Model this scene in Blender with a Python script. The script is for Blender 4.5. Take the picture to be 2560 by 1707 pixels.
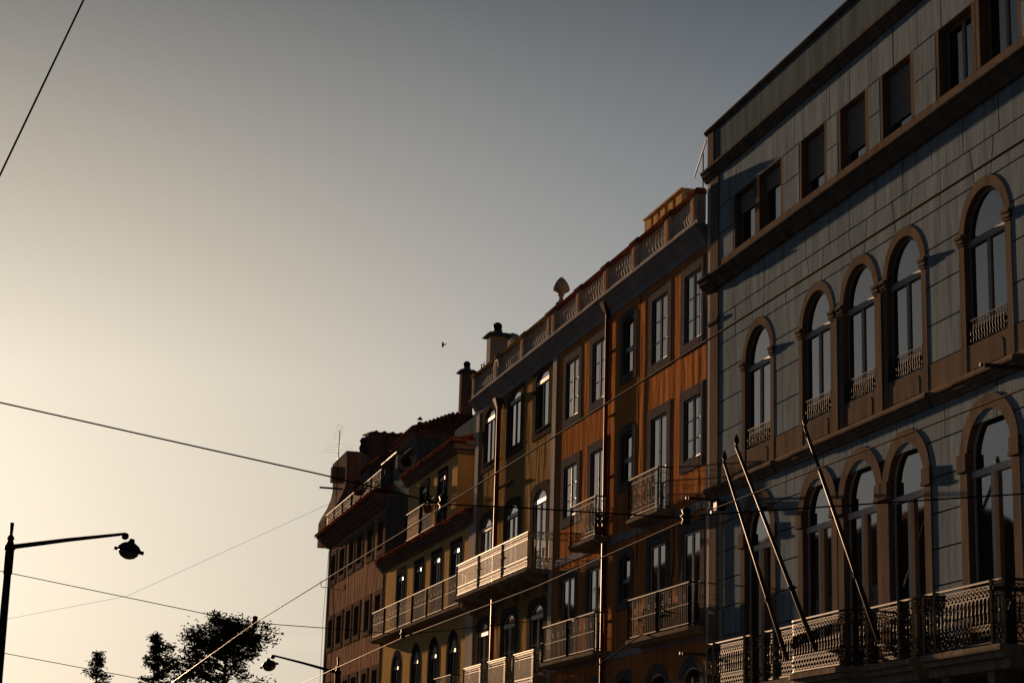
import bpy, bmesh, math, random
from mathutils import Vector
random.seed(7)
for o in list(bpy.data.objects): bpy.data.objects.remove(o)
C = bpy.context.scene.collection
R = math.radians
pi = math.pi

# ------------------------------------------------------------------ camera
cam = bpy.data.cameras.new('camera'); camo = bpy.data.objects.new('camera', cam); C.objects.link(camo)
cam.sensor_width = 36; cam.lens = 36*4887.5/2560; cam.clip_end = 4000
PITCH, ROLL = 0.24313, 0.02899
from mathutils import Matrix
fwd = Vector((0, math.cos(PITCH), math.sin(PITCH))); up0 = Vector((0, -math.sin(PITCH), math.cos(PITCH))); rt0 = Vector((1, 0, 0))
rt = rt0*math.cos(ROLL)+up0*math.sin(ROLL); up = up0*math.cos(ROLL)-rt0*math.sin(ROLL)
M = Matrix((rt, up, -fwd)).transposed().to_4x4(); M.translation = Vector((0, 0, 1.6)); camo.matrix_world = M
bpy.context.scene.camera = camo

# ------------------------------------------------------------------ sky and sun
SUN_AZ, SUN_EL = R(-18.6), R(8.0)                     # azimuth from +Y, negative = left
sdir = Vector((math.sin(SUN_AZ)*math.cos(SUN_EL), math.cos(SUN_AZ)*math.cos(SUN_EL), math.sin(SUN_EL)))
sc = bpy.context.scene
w = bpy.data.worlds.new('World'); sc.world = w; w.use_nodes = True
nt = w.node_tree; N = nt.nodes; L = nt.links
bg = N['Background']
sky = N.new('ShaderNodeTexSky'); sky.sky_type = 'NISHITA'; sky.sun_disc = False
sky.sun_elevation = SUN_EL; sky.sun_rotation = SUN_AZ; sky.air_density = 1.0; sky.dust_density = 2.0; sky.ozone_density = 2.0
SKY_GAIN = 0.35
def MA(op, a, b=None, c=None, clamp=False):
    n = N.new('ShaderNodeMath'); n.operation = op; n.use_clamp = clamp
    for k, x in enumerate((a, b, c)):
        if x is None: continue
        if isinstance(x, (int, float)): n.inputs[k].default_value = x
        else: L.new(x, n.inputs[k])
    return n.outputs[0]
def MIX(f, a, b, mode='MIX'):
    n = N.new('ShaderNodeMix'); n.data_type = 'RGBA'; n.blend_type = mode; n.clamp_result = False
    for k, x in ((0, f), (6, a), (7, b)):
        if isinstance(x, (int, float)): n.inputs[k].default_value = x
        elif isinstance(x, tuple): n.inputs[k].default_value = (*x, 1)
        else: L.new(x, n.inputs[k])
    return n.outputs[2]
tcw = N.new('ShaderNodeTexCoord'); nrmz = N.new('ShaderNodeVectorMath'); nrmz.operation = 'NORMALIZE'; L.new(tcw.outputs['Generated'], nrmz.inputs[0])
dt = N.new('ShaderNodeVectorMath'); dt.operation = 'DOT_PRODUCT'; L.new(nrmz.outputs[0], dt.inputs[0]); dt.inputs[1].default_value = sdir
sepw = N.new('ShaderNodeSeparateXYZ'); L.new(nrmz.outputs[0], sepw.inputs[0])
theta = MA('MULTIPLY', MA('ARCCOSINE', MA('MINIMUM', dt.outputs['Value'], .99999)), 180/pi)      # degrees from the sun
elev = MA('MULTIPLY', MA('ARCSINE', sepw.outputs[2]), 180/pi)
glow = MA('MULTIPLY', MA('POWER', 2.718, MA('MULTIPLY', theta, -1/26.0)), 1.08)
dim = MA('SUBTRACT', 1, MA('MULTIPLY', MA('DIVIDE', MA('SUBTRACT', elev, 12.5), 13.0, clamp=True), .78))
rad = MA('MULTIPLY', glow, dim)
tint = MIX(MA('ADD', MA('DIVIDE', MA('SUBTRACT', theta, 13.0), 28.0), MA('MULTIPLY', MA('MAXIMUM', MA('SUBTRACT', elev, 16), 0), .02), clamp=True), (1.0, .90, .75), (.84, 1.0, 1.17))
grad = N.new('ShaderNodeVectorMath'); grad.operation = 'SCALE'; L.new(tint, grad.inputs[0]); L.new(rad, grad.inputs['Scale'])
# a few thin clouds low over the horizon
mpw = N.new('ShaderNodeMapping'); mpw.inputs['Scale'].default_value = (9, 9, 26); L.new(nrmz.outputs[0], mpw.inputs[0])
cn = N.new('ShaderNodeTexNoise'); cn.inputs['Scale'].default_value = 1.6; cn.inputs['Detail'].default_value = 7; cn.inputs['Roughness'].default_value = .55; L.new(mpw.outputs[0], cn.inputs['Vector'])
cl = MA('MULTIPLY', MA('DIVIDE', MA('SUBTRACT', cn.outputs['Fac'], .50), .14, clamp=True), MA('SUBTRACT', 1, MA('DIVIDE', MA('SUBTRACT', elev, 4.5), 2.5, clamp=True)))
cloudy = MIX(MA('MULTIPLY', cl, .16), grad.outputs[0], (1.0, .86, .68))
skys = N.new('ShaderNodeVectorMath'); skys.operation = 'SCALE'; L.new(sky.outputs[0], skys.inputs[0]); skys.inputs['Scale'].default_value = .005
tot = N.new('ShaderNodeVectorMath'); tot.operation = 'ADD'; L.new(cloudy, tot.inputs[0]); L.new(skys.outputs[0], tot.inputs[1])
flo = N.new('ShaderNodeVectorMath'); flo.operation = 'ADD'; L.new(tot.outputs[0], flo.inputs[0]); flo.inputs[1].default_value = (.003, .008, .014)
L.new(flo.outputs[0], bg.inputs[0]); bg.inputs[1].default_value = SKY_GAIN
sl = bpy.data.lights.new('sun', 'SUN'); sl.energy = 5; sl.angle = R(0.5); sl.color = (1.0, 0.61, 0.35)
so = bpy.data.objects.new('sun', sl); C.objects.link(so); so.rotation_euler = sdir.to_track_quat('Z', 'Y').to_euler()
vs = sc.view_settings; vs.view_transform = 'Standard'; vs.look = 'None'; vs.gamma = 1; vs.use_curve_mapping = False
vs.exposure = 1.35

# ------------------------------------------------------------------ materials
def mat(name, col, rough=.85, var=.25, scale=3.0, stretch=(1, 1, .25), bump=0.0, bscale=6.0, metal=0, spec=0.0, col2=None, stain=0.0):
    m = bpy.data.materials.new(name); m.use_nodes = True; n = m.node_tree.nodes; l = m.node_tree.links
    b = n['Principled BSDF']; b.inputs['Roughness'].default_value = rough; b.inputs['Metallic'].default_value = metal
    b.inputs['Specular IOR Level'].default_value = spec
    tc = n.new('ShaderNodeTexCoord'); mp = n.new('ShaderNodeMapping'); mp.inputs['Scale'].default_value = stretch
    l.new(tc.outputs['Object'], mp.inputs[0])
    if var > 0:
        nz = n.new('ShaderNodeTexNoise'); nz.inputs['Scale'].default_value = scale; nz.inputs['Detail'].default_value = 6; nz.inputs['Roughness'].default_value = .65
        l.new(mp.outputs[0], nz.inputs['Vector'])
        r = n.new('ShaderNodeValToRGB'); r.color_ramp.elements[0].position = .3; r.color_ramp.elements[1].position = .72
        c2 = col2 if col2 else tuple(c*(1-var) for c in col)
        r.color_ramp.elements[0].color = (*c2, 1); r.color_ramp.elements[1].color = (*[min(1, c*(1+var*.5)) for c in col], 1)
        l.new(nz.outputs['Fac'], r.inputs[0]); l.new(r.outputs[0], b.inputs['Base Color'])
        src = r.outputs[0]
        if stain > 0:
            n2 = n.new('ShaderNodeTexNoise'); n2.inputs['Scale'].default_value = 1.0; n2.inputs['Detail'].default_value = 8
            m2 = n.new('ShaderNodeMapping'); m2.inputs['Scale'].default_value = (4, 4, .35); l.new(tc.outputs['Object'], m2.inputs[0]); l.new(m2.outputs[0], n2.inputs['Vector'])
            r2 = n.new('ShaderNodeValToRGB'); r2.color_ramp.elements[0].position = .35; r2.color_ramp.elements[1].position = .6
            r2.color_ramp.elements[0].color = (1-stain,)*3+(1,); r2.color_ramp.elements[1].color = (1, 1, 1, 1)
            l.new(n2.outputs['Fac'], r2.inputs[0])
            mx = n.new('ShaderNodeMix'); mx.data_type = 'RGBA'; mx.blend_type = 'MULTIPLY'; mx.inputs[0].default_value = 1
            l.new(src, mx.inputs[6]); l.new(r2.outputs[0], mx.inputs[7]); l.new(mx.outputs[2], b.inputs['Base Color'])
    else: b.inputs['Base Color'].default_value = (*col, 1)
    if bump > 0:
        nb = n.new('ShaderNodeTexNoise'); nb.inputs['Scale'].default_value = bscale; nb.inputs['Detail'].default_value = 5; nb.inputs['Roughness'].default_value = .55
        l.new(mp.outputs[0], nb.inputs['Vector'])
        bp = n.new('ShaderNodeBump'); bp.inputs['Strength'].default_value = 1; bp.inputs['Distance'].default_value = bump
        l.new(nb.outputs['Fac'], bp.inputs['Height']); l.new(bp.outputs[0], b.inputs['Normal'])
    return m
MT = {}
def defmats():
    MT['blue'] = mat('pale_blue_plaster', (.24, .31, .37), var=.22, scale=2.2, bump=.004, bscale=5, stain=.25)
    MT['blueback'] = mat('blue_joint', (.035, .06, .08), var=.2)
    MT['bstone'] = mat('brown_limestone', (.19, .155, .125), var=.25, scale=4, bump=.001, bscale=14, stain=.2)
    MT['bcorn'] = mat('weathered_cornice', (.15, .135, .12), var=.35, scale=3, bump=.001, bscale=10, stain=.3)
    MT['concrete'] = mat('grey_render', (.14, .19, .215), var=.2, scale=1.5, bump=.002, bscale=4, stain=.3)
    MT['orange'] = mat('orange_plaster', (.54, .23, .085), var=.22, scale=1.6, bump=.022, bscale=2.6, stain=.3)
    MT['ostone'] = mat('dark_grey_stone', (.15, .14, .14), var=.4, scale=7, stretch=(1, 1, 1), bump=.0008, bscale=14)
    MT['white'] = mat('off_white_paint', (.55, .53, .50), var=.15, scale=2, bump=.004, bscale=5, stain=.15)
    MT['greypaint'] = mat('grey_cornice_paint', (.32, .33, .36), var=.2, scale=2, stain=.2)
    MT['olive'] = mat('ochre_plaster', (.40, .27, .12), var=.28, scale=1.8, bump=.034, bscale=2.4, stain=.4)
    MT['olivestone'] = mat('brown_grey_stone', (.10, .085, .07), var=.25, scale=5, bump=.0008, bscale=14)
    MT['yellow'] = mat('yellow_plaster', (.75, .50, .22), var=.12, scale=1.2, bump=.006, bscale=3, stain=.2)
    MT['ystone'] = mat('charcoal_stone', (.05, .05, .054), var=.25, scale=5)
    MT['pink'] = mat('pink_stucco', (.42, .28, .20), var=.35, scale=2.2, bump=.036, bscale=3.0, stain=.4)
    MT['pstone'] = mat('tan_stone', (.17, .135, .11), var=.2, scale=5)
    MT['mauve'] = mat('mauve_render', (.22, .18, .17), var=.2, scale=1.5, stain=.25)
    MT['tile'] = mat('clay_tile', (.30, .10, .055), rough=.8, var=.45, scale=5, stretch=(1, 1, 1))
    MT['sash'] = mat('white_sash_paint', (.62, .60, .56), rough=.55, var=.08, spec=.15)
    MT['greysash'] = mat('grey_sash_paint', (.22, .225, .25), rough=.5, var=.1, spec=.12)
    MT['box_glint'] = mat('cream_box_and_sky_glint', (.72, .66, .55), rough=.6, var=.05)  # cream of the shutter boxes; also paints reflected sky into the arched fanlights
    MT['shutter'] = mat('grey_roller_shutter', (.28, .29, .30), rough=.5, var=.1)
    MT['iron'] = mat('brown_wrought_iron', (.010, .007, .004), rough=.7, var=.6, scale=9, spec=.04)  # brighter noise flecks paint sun highlights onto the dark bars
    MT['castiron'] = mat('cream_cast_iron', (.36, .31, .20), rough=.6, var=.3, scale=9, spec=.2)
    MT['glintiron'] = mat('glint_flecked_wrought_iron', (.018, .012, .006), rough=.7, var=.7, scale=9, spec=.04)  # near-black iron; its lighter flecks are highlights put into the colour
    MT['greyiron'] = mat('grey_cast_iron', (.05, .042, .034), rough=.6, var=.5, scale=8, spec=.06)
    MT['black'] = mat('black_metal', (.02, .02, .022), rough=.6, var=.2, spec=.15)
    MT['cable'] = mat('cable_black', (.035, .03, .028), rough=.5, var=.1)
    MT['copper'] = mat('copper_wire', (.20, .13, .07), rough=.35, metal=.6, var=.1)
    MT['pipe'] = mat('rust_brown_pipe', (.16, .045, .022), rough=.6, var=.2, spec=.15)
    MT['pole'] = mat('grey_flagpole', (.055, .05, .045), rough=.6, var=.2, spec=.1)
    MT['stoneslab'] = mat('balcony_stone', (.33, .28, .22), var=.3, scale=4, bump=.003, bscale=9, stain=.3)
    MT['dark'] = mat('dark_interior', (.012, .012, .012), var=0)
    MT['bark'] = mat('bark', (.05, .04, .03), var=.3)
    MT['leaf'] = mat('leaf_green', (.055, .075, .025), rough=.7, var=.5, scale=.6, stretch=(1, 1, 1))
    MT['conifer'] = mat('conifer_green', (.035, .055, .025), rough=.7, var=.4, scale=.8, stretch=(1, 1, 1))
    MT['asphalt'] = mat('asphalt', (.05, .05, .05), var=.3, scale=3, stretch=(1, 1, 1))
    MT['paving'] = mat('limestone_paving', (.35, .33, .30), var=.2, scale=4, stretch=(1, 1, 1))
    MT['red'] = mat('red_flower', (.35, .03, .02), var=.3)
    MT['awning'] = mat('awning_cloth', (.16, .14, .13), var=.1)
    g = bpy.data.materials.new('window_glass'); g.use_nodes = True
    n = g.node_tree.nodes; l = g.node_tree.links; b = n['Principled BSDF']
    b.inputs['Base Color'].default_value = (.012, .013, .013, 1); b.inputs['Roughness'].default_value = .03; b.inputs['IOR'].default_value = 2.1
    tc = n.new('ShaderNodeTexCoord'); nz = n.new('ShaderNodeTexNoise'); nz.inputs['Scale'].default_value = 1.3; l.new(tc.outputs['Object'], nz.inputs['Vector'])
    bp = n.new('ShaderNodeBump'); bp.inputs['Distance'].default_value = .0012; l.new(nz.outputs['Fac'], bp.inputs['Height']); l.new(bp.outputs[0], b.inputs['Normal'])
    MT['glass'] = g
defmats()

# ------------------------------------------------------------------ mesh helpers
class MB:
    """collects shapes for ONE mesh object. local axes: x along the wall, y into it, z up"""
    def __init__(s): s.v = []; s.f = []
    def add(s, vs, fs):
        k = len(s.v); s.v += vs; s.f += [tuple(i+k for i in f) for f in fs]; return s
    def box(s, x0, x1, y0, y1, z0, z1):
        return s.add([(x0, y0, z0), (x1, y0, z0), (x1, y1, z0), (x0, y1, z0), (x0, y0, z1), (x1, y0, z1), (x1, y1, z1), (x0, y1, z1)],
                     [(0, 3, 2, 1), (4, 5, 6, 7), (0, 1, 5, 4), (1, 2, 6, 5), (2, 3, 7, 6), (3, 0, 4, 7)])
    def prism(s, poly, y0, y1):                       # polygon in (x, z), counter-clockwise seen from the street
        n = len(poly); vs = [(x, y0, z) for x, z in poly]+[(x, y1, z) for x, z in poly]
        return s.add(vs, [tuple(range(n)), tuple(range(2*n-1, n-1, -1))]+[(i, i+n, (i+1) % n+n, (i+1) % n) for i in range(n)])
    def profile(s, prof, x0, x1):                     # profile of (out, z) drawn along x
        n = len(prof); vs = [(x0, -o, z) for o, z in prof]+[(x1, -o, z) for o, z in prof]
        return s.add(vs, [tuple(range(n)), tuple(range(2*n-1, n-1, -1))]+[(i, i+n, (i+1) % n+n, (i+1) % n) for i in range(n)])
    def cross(s, prof, y0, y1):                       # profile of (x, z) drawn along y
        return s.prism(prof, y0, y1)
    def ring(s, po, pin, y0, y1):                     # strip between two open outlines of equal length
        n = len(po); vs = [(x, y0, z) for x, z in po]+[(x, y0, z) for x, z in pin]+[(x, y1, z) for x, z in po]+[(x, y1, z) for x, z in pin]
        fs = []
        for i in range(n-1):
            fs += [(i, i+1, n+i+1, n+i), (2*n+i, 3*n+i, 3*n+i+1, 2*n+i+1), (i, 2*n+i, 2*n+i+1, i+1), (n+i, n+i+1, 3*n+i+1, 3*n+i)]
        for i in (0, n-1): fs.append((i, n+i, 3*n+i, 2*n+i))
        return s.add(vs, fs)
    def tube(s, pts, r, n=6, closed=False):
        P = [Vector(p) for p in pts]; m = len(P); vs = []; fs = []
        rr = r if isinstance(r, (list, tuple)) else [r]*m
        for i, p in enumerate(P):
            a = P[(i-1) % m] if (i > 0 or closed) else P[i]; b = P[(i+1) % m] if (i < m-1 or closed) else P[i]
            t = (b-a).normalized(); u = t.cross(Vector((0, 0, 1)))
            if u.length < .05: u = t.cross(Vector((0, 1, 0)))
            u.normalize(); q = u.cross(t)
            for k in range(n):
                an = 2*pi*(k+.5)/n; vs.append(tuple(p+(u*math.cos(an)+q*math.sin(an))*rr[i]))
        for i in range(m if closed else m-1):
            j = (i+1) % m
            for k in range(n): fs.append((i*n+k, i*n+(k+1) % n, j*n+(k+1) % n, j*n+k))
        if not closed: fs += [tuple(range(n-1, -1, -1)), tuple(range((m-1)*n, m*n))]
        return s.add(vs, fs)
    def circ(s, c, r, tr, n=8, k=4, plane='xz', a0=0, a1=2*pi):
        full = abs(a1-a0-2*pi) < 1e-3; cnt = n if full else n+1
        pts = []
        for i in range(cnt):
            a = a0+(a1-a0)*i/n; ca, sa = r*math.cos(a), r*math.sin(a)
            pts.append((c[0]+ca, c[1], c[2]+sa) if plane == 'xz' else (c[0], c[1]+ca, c[2]+sa))
        return s.tube(pts, tr, k, full)
    def lathe(s, prof, c, n=8):                       # profile of (radius, z)
        m = len(prof); vs = []; fs = []
        for r, z in prof:
            for k in range(n): a = 2*pi*k/n; vs.append((c[0]+r*math.cos(a), c[1]+r*math.sin(a), c[2]+z))
        for i in range(m-1):
            for k in range(n): fs.append((i*n+k, i*n+(k+1) % n, (i+1)*n+(k+1) % n, (i+1)*n+k))
        fs += [tuple(range(n-1, -1, -1)), tuple(range((m-1)*n, m*n))]
        return s.add(vs, fs)
    def mesh(s, name, m, smooth=False):
        me = bpy.data.meshes.new(name); me.from_pydata(s.v, [], s.f)
        bm = bmesh.new(); bm.from_mesh(me); bmesh.ops.recalc_face_normals(bm, faces=bm.faces); bm.to_mesh(me); bm.free()
        me.materials.append(m)
        if smooth:
            for p in me.polygons: p.use_smooth = True
        return me
    def build(s, name, m, parent=None, smooth=False, **kw):
        return link(name, s.mesh(name, MT[m] if isinstance(m, str) else m, smooth), parent, **kw)
def build_parts(mb, name, m, parent):                 # one object for every separate piece
    n = len(mb.v); p = list(range(n))
    def fd(a):
        while p[a] != a: p[a] = p[p[a]]; a = p[a]
        return a
    for f in mb.f:
        for k in f[1:]: p[fd(k)] = fd(f[0])
    grp = {}
    for f in mb.f: grp.setdefault(fd(f[0]), []).append(f)
    out = []
    for fs in grp.values():
        ids = sorted({k for f in fs for k in f}); mp = {k: i for i, k in enumerate(ids)}
        q = MB(); q.v = [mb.v[k] for k in ids]; q.f = [tuple(mp[k] for k in f) for f in fs]; out.append(q.build(name, m, parent))
    return out
def link(name, me, parent=None, loc=None, kind=None, label=None):
    o = bpy.data.objects.new(name, me); C.objects.link(o)
    if parent: o.parent = parent
    if loc: o.location = loc
    if kind: o['kind'] = kind
    if label: o['label'] = label
    return o
def tag(o, label, cat, group=None):
    o['label'] = label; o['category'] = cat
    if group: o['group'] = group
    return o
def thing(name, label, cat, loc=(0, 0, 0), rz=0, group=None):
    o = bpy.data.objects.new(name, None); C.objects.link(o); o.location = loc; o.rotation_euler = (0, 0, rz); o.empty_display_size = .3
    return tag(o, label, cat, group)
def struct(name, mb, m): o = mb.build(name, m); o['kind'] = 'structure'; return o

def outline(cx, w, z0, zs, rise=0, n=10):             # opening: up the left side, over the head, down the right (n arc steps)
    h = w/2; pts = [(cx-h, z0), (cx-h, zs)]
    if rise > 0:
        Rr = (h*h+rise*rise)/(2*rise); cz = zs+rise-Rr; a = math.asin(min(1, h/Rr))
        if rise > h-1e-6: a = pi/2
        for i in range(1, n): t = -a+2*a*i/n; pts.append((cx+Rr*math.sin(t), cz+Rr*math.cos(t)))
    pts += [(cx+h, zs), (cx+h, z0)]
    return pts
def shoulder(cx, w, z0, ztop, inner):                 # square-shouldered outer outline matched point by point to an arched inner one
    h = w/2; k = len(inner); pts = [(cx-h, z0), (cx-h, ztop-.18)]
    for i in range(2, k-2):
        x = cx-h+w*(i-1)/(k-3); t = 1-abs((x-cx)/h); pts.append((x, ztop-.18+.18*min(1, t*3.2)))
    pts += [(cx+h, ztop-.18), (cx+h, z0)]
    return pts
def wall_mesh(outer, holes, reveal, depth, back=True):
    """front sheet with openings, their reveals, and the body behind"""
    bm = bmesh.new(); ed = []
    def loop(pts):
        vs = [bm.verts.new((x, 0, z)) for x, z in pts]
        for i in range(len(vs)): ed.append(bm.edges.new((vs[i], vs[(i+1) % len(vs)])))
        return vs
    def grow(h, g=.006):
        cx_ = (h[0][0]+h[-1][0])/2; n_ = len(h); out = []
        for i, (x, z) in enumerate(h): out.append((x+(g if x > cx_+1e-6 else -g if x < cx_-1e-6 else 0), z-g if i in (0, n_-1) else z+g))
        return out
    lo = loop(outer); lh = [loop(grow(h)) for h in holes]
    bmesh.ops.triangle_fill(bm, edges=ed, use_beauty=True, normal=(0, -1, 0))
    def sweep(vs, d):
        nv = [bm.verts.new((v.co.x, d, v.co.z)) for v in vs]
        for i in range(len(vs)): j = (i+1) % len(vs); bm.faces.new((vs[i], vs[j], nv[j], nv[i]))
        return nv
    for h in lh: sweep(h, reveal)
    nb = sweep(lo, depth)
    if back: bm.faces.new(nb)
    bmesh.ops.recalc_face_normals(bm, faces=bm.faces)
    v = [tuple(x.co) for x in bm.verts]; bm.verts.index_update(); f = [tuple(x.index for x in fc.verts) for fc in bm.faces]
    bm.free()
    me = bpy.data.meshes.new('wall'); me.from_pydata(v, [], f); return me
def wall(outer, holes, reveal, depth, m, parent, name='wall'):
    me = wall_mesh(outer, holes, reveal, depth); me.materials.append(MT[m]); return link(name, me, parent)

def window(parent, cx, w, z0, zs, rise=0, frame=.25, top=None, bot=None, proud=.03, rec=.09, stone='ostone', sash='greysash',
           transom=None, bars=(), style='leaf', sw=.055, outer='match', shutter=None, n=10, open_left=False, box_glint=None, name='window', mp=.006):
    """opening cx,w,z0..zs(+rise): stone surround (parent) > sash, panes, shutter"""
    inner = outline(cx, w, z0, zs, rise, n)
    top = frame if top is None else top; b = bot if bot is not None else 0
    if rise > 0 and outer == 'shoulder': po = shoulder(cx, w+2*frame, z0-b, zs+rise+top, inner)
    elif rise > 0: po = outline(cx, w+2*frame, z0-b, zs, rise+top if rise < w/2-1e-6 else w/2+frame, n)
    else: po = [(cx-w/2-frame, z0-b), (cx-w/2-frame, zs+top), (cx+w/2+frame, zs+top), (cx+w/2+frame, z0-b)]
    mb = MB(); mb.ring(po, inner, -proud, rec-.004)
    if b > 0: mb.box(cx-w/2-frame, cx+w/2+frame, -proud-.002, rec-.002, z0-b, z0-.001)
    o = mb.build(name, stone, parent)
    # sash
    s = MB(); e = .003; h = w/2-e
    in2 = outline(cx, 2*(h-sw), z0+sw, zs if rise else zs-sw, max(rise-sw, .02) if rise else 0, n); out2 = outline(cx, 2*h, z0+e, zs if rise else zs-e, rise-e if rise else 0, n)
    s.ring(out2, in2, rec, rec+.05); s.box(cx-h+.001, cx+h-.001, rec+.001, rec+.049, z0+e, z0+sw)
    zt = transom if transom else zs-sw+.001
    if transom: s.box(cx-h+.002, cx+h-.002, rec-.03, rec+.047, zt, zt+.12)
    if style == 'leaf': s.box(cx-sw*.8, cx+sw*.8, rec-mp, rec+.046, z0+.02, zt)
    if style == 'leaf2':
        for q in (-.25, .25): s.box(cx+q*w-.5*sw, cx+q*w+.5*sw, rec-.03, rec+.046, z0+.02, zt)
    for q in bars: s.box(cx-h+.004, cx+h-.004, rec+.012, rec+.04, z0+q*(zt-z0)-.014, z0+q*(zt-z0)+.014)
    s.build('sash', sash, o)
    # panes
    y0, y1 = rec+.022, rec+.03
    xs = [(-h+sw*.7, h-sw*.7)]
    if style == 'leaf': xs = [(-h+sw*.7, -sw*.6), (sw*.6, h-sw*.7)]
    if style == 'hung': s2 = MB(); s2.box(cx-h+.005, cx+h-.005, rec-.01, rec+.045, z0+(zt-z0)*.46, z0+(zt-z0)*.46+.11); s2.build('meeting_rail', sash, o)
    for i, (a, c) in enumerate(xs):
        if open_left and i == 0: MB().box(cx+a, cx+c, rec+.3, rec+.31, z0, zt).build('pane', 'dark', o); continue  # open leaf: no glass, a dark sheet stands in for the unlit room
        MB().box(cx+a, cx+c, y0, y1, z0+sw*.5, zt+.02).build('pane', 'glass', o)
    if transom:
        fp = outline(cx, 2*(h-sw*.6), zt+.1, zs, max(rise-sw*.6, .02), n) if rise else [(cx-h, zt+.1), (cx-h, zs-.01), (cx+h, zs-.01), (cx+h, zt+.1)]
        MB().prism(fp[::-1], y0, y1).build('pane', box_glint or 'glass', o)
    if shutter:
        sh = MB(); zz = zs-.02; k = 0
        while zz-.05 > zs-shutter*(zs-z0):
            sh.profile([(-rec+.005, zz), (-rec+.03, zz-.012), (-rec+.03, zz-.045), (-rec+.005, zz-.055)], cx-h+.01, cx+h-.01); zz -= .057
        sh.build('roller_shutter', 'shutter', o)
    return o

def rail_box(corners, off_axis=None): pass
def railing(parent, x0, x1, off, z0, z1, style, m, ends=(True, True), panels=1, name='railing'):
    """front panel at distance off, returns back to the wall; every bar real"""
    mb = MB(); y = -off; H = z1-z0
    def run(p, q, length):                           # p,q: functions giving point from t in 0..length and height
        pass
    def P(t, z, side):                               # side 0 front (t=x), 1 left return, 2 right return (t = distance from wall)
        return (t, y, z) if side == 0 else ((x0, -t, z) if side == 1 else (x1, -t, z))
    segs = [(0, x0, x1)]+([(1, .02, off)] if ends[0] else [])+([(2, .02, off)] if ends[1] else [])
    hr = .022
    def barz(t, side, a, b, r): mb.tube([P(t, a, side), P(t, b, side)], r, 4)
    def barx(a, b, z, side, r): mb.tube([P(a, z, side), P(b, z, side)], r, 4)
    def ringc(t, z, side, rad, r, n=8, a0=0, a1=2*pi): mb.circ(P(t, z, side), rad, r, n, 4, 'xz' if side == 0 else 'yz', a0, a1)
    for side, a, b in segs:
        barx(a, b, z1, side, hr); barx(a, b, z0+.04, side, .014)
        Ln = b-a
        if style == 'iron':
            barx(a, b, z1-.13, side, .008); barx(a, b, z0+.14, side, .008)
            n = max(2, round(Ln/.12))
            for i in range(1, n):
                t = a+Ln*i/n; barz(t, side, z0+.04, z1-.01, .0062)
                if i % 3 == 1: ringc(t, z0+H*.62, side, .045, .007); ringc(t, z0+H*.3, side, .035, .006)
                if i % 3 == 2:
                    ringc(t-.05, z1-.2, side, .05, .007, 6, -pi/2, pi/2); ringc(t+.05, z1-.2, side, .05, .007, 6, pi/2, 3*pi/2)
                    ringc(t, z0+.22, side, .05, .006, 6, 0, pi)
        elif style == 'bars':
            n = max(2, round(Ln/.125)); barx(a, b, z0+H*.5, side, .008)
            for i in range(1, n): barz(a+Ln*i/n, side, z0+.04, z1, .0065)
            for i in range(0, n, 4): ringc(a+Ln*(i+.5)/n, z0+H*.68, side, .05, .007)
        elif style == 'cast':
            zt, zb = z1-.22, z0+.30
            barx(a, b, zt, side, .012); barx(a, b, zb, side, .012)
            n = max(2, round(Ln/.10))
            for i in range(n+1): barz(a+Ln*i/n, side, zb, zt, .0085)
            m2 = max(2, round(Ln/.12))
            for i in range(m2):
                t = a+Ln*(i+.5)/m2
                ringc(t, zt+.105, side, .05, .010, 7); ringc(t, zt+.175, side, .025, .009, 6); ringc(t, zt+.035, side, .025, .009, 6)
                ringc(t, zb-.06, side, .048, .010, 7); ringc(t, zb-.17, side, .05, .010, 7); barz(t, side, zb-.27, zb-.1, .008)
        elif style == 'ornate':                      # arcades above, turned balusters, lattice of rings below
            zt, zb = z1-.28, z0+.30
            barx(a, b, z1-.06, side, .01); barx(a, b, zb-.02, side, .01)
            n = max(2, round(Ln/.125))
            for i in range(n+1):
                t = a+Ln*i/n
                if i < n:
                    tc = a+Ln*(i+.5)/n
                    ringc(tc, zt, side, Ln/n*.5, .013, 6, 0, pi); ringc(tc, zt+.13, side, .045, .012, 7); ringc(t, zt+.17, side, .035, .01, 6)
                    ringc(tc, z0+.12, side, .058, .012, 7); ringc(t, z0+.2, side, .058, .012, 7); ringc(tc, zb-.04, side, .04, .011, 6)
                p = P(t, 0, side)
                mb.lathe([(.012, zb), (.02, zb+.05), (.012, zb+.09), (.014, zb+.2), (.024, zb+(zt-zb)*.5), (.014, zt-.14), (.012, zt-.08), (.021, zt-.04), (.012, zt)], (p[0], p[1], 0), 6)
        elif style == 'box':                         # bordered cast panel with a dark open middle
            bd = .2
            for q in (z1-.05, z1-bd, z0+bd+.05): barx(a, b, q, side, .011)
            n = max(3, round(Ln/.1))
            for i in range(n+1):
                t = a+Ln*i/n
                ringc(t, z1-bd*.5, side, .04, .012, 7); ringc(t, z0+.1, side, .045, .012, 7); ringc(t, z0+.2, side, .04, .012, 7)
                barz(t, side, z0+bd, z1-bd, .007)
            for zz in [z0+.12+.095*k for k in range(int((H-.15)/.095))]:
                for t in (a+.07, b-.07, a+.14, b-.14): ringc(t, zz, side, .04, .012, 6)
            for t in (a+.2, b-.2): barz(t, side, z0+.04, z1, .012)
    # posts
    ps = [x0+(x1-x0)*i/panels for i in range(panels+1)]
    for i, px_ in enumerate(ps):
        for d in ((0,) if i in (0, panels) else (-.05, .05)):
            mb.tube([(px_+d, y, z0), (px_+d, y, z1)], .02, 6)
            if style == 'cast' and i not in (0, panels):
                for zz in (z0+.3, z0+.62): mb.lathe([(.02, -.04), (.045, 0), (.02, .04)], (px_+d, y, zz), 6)
    o = mb.build(name, m, parent); return o
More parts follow.
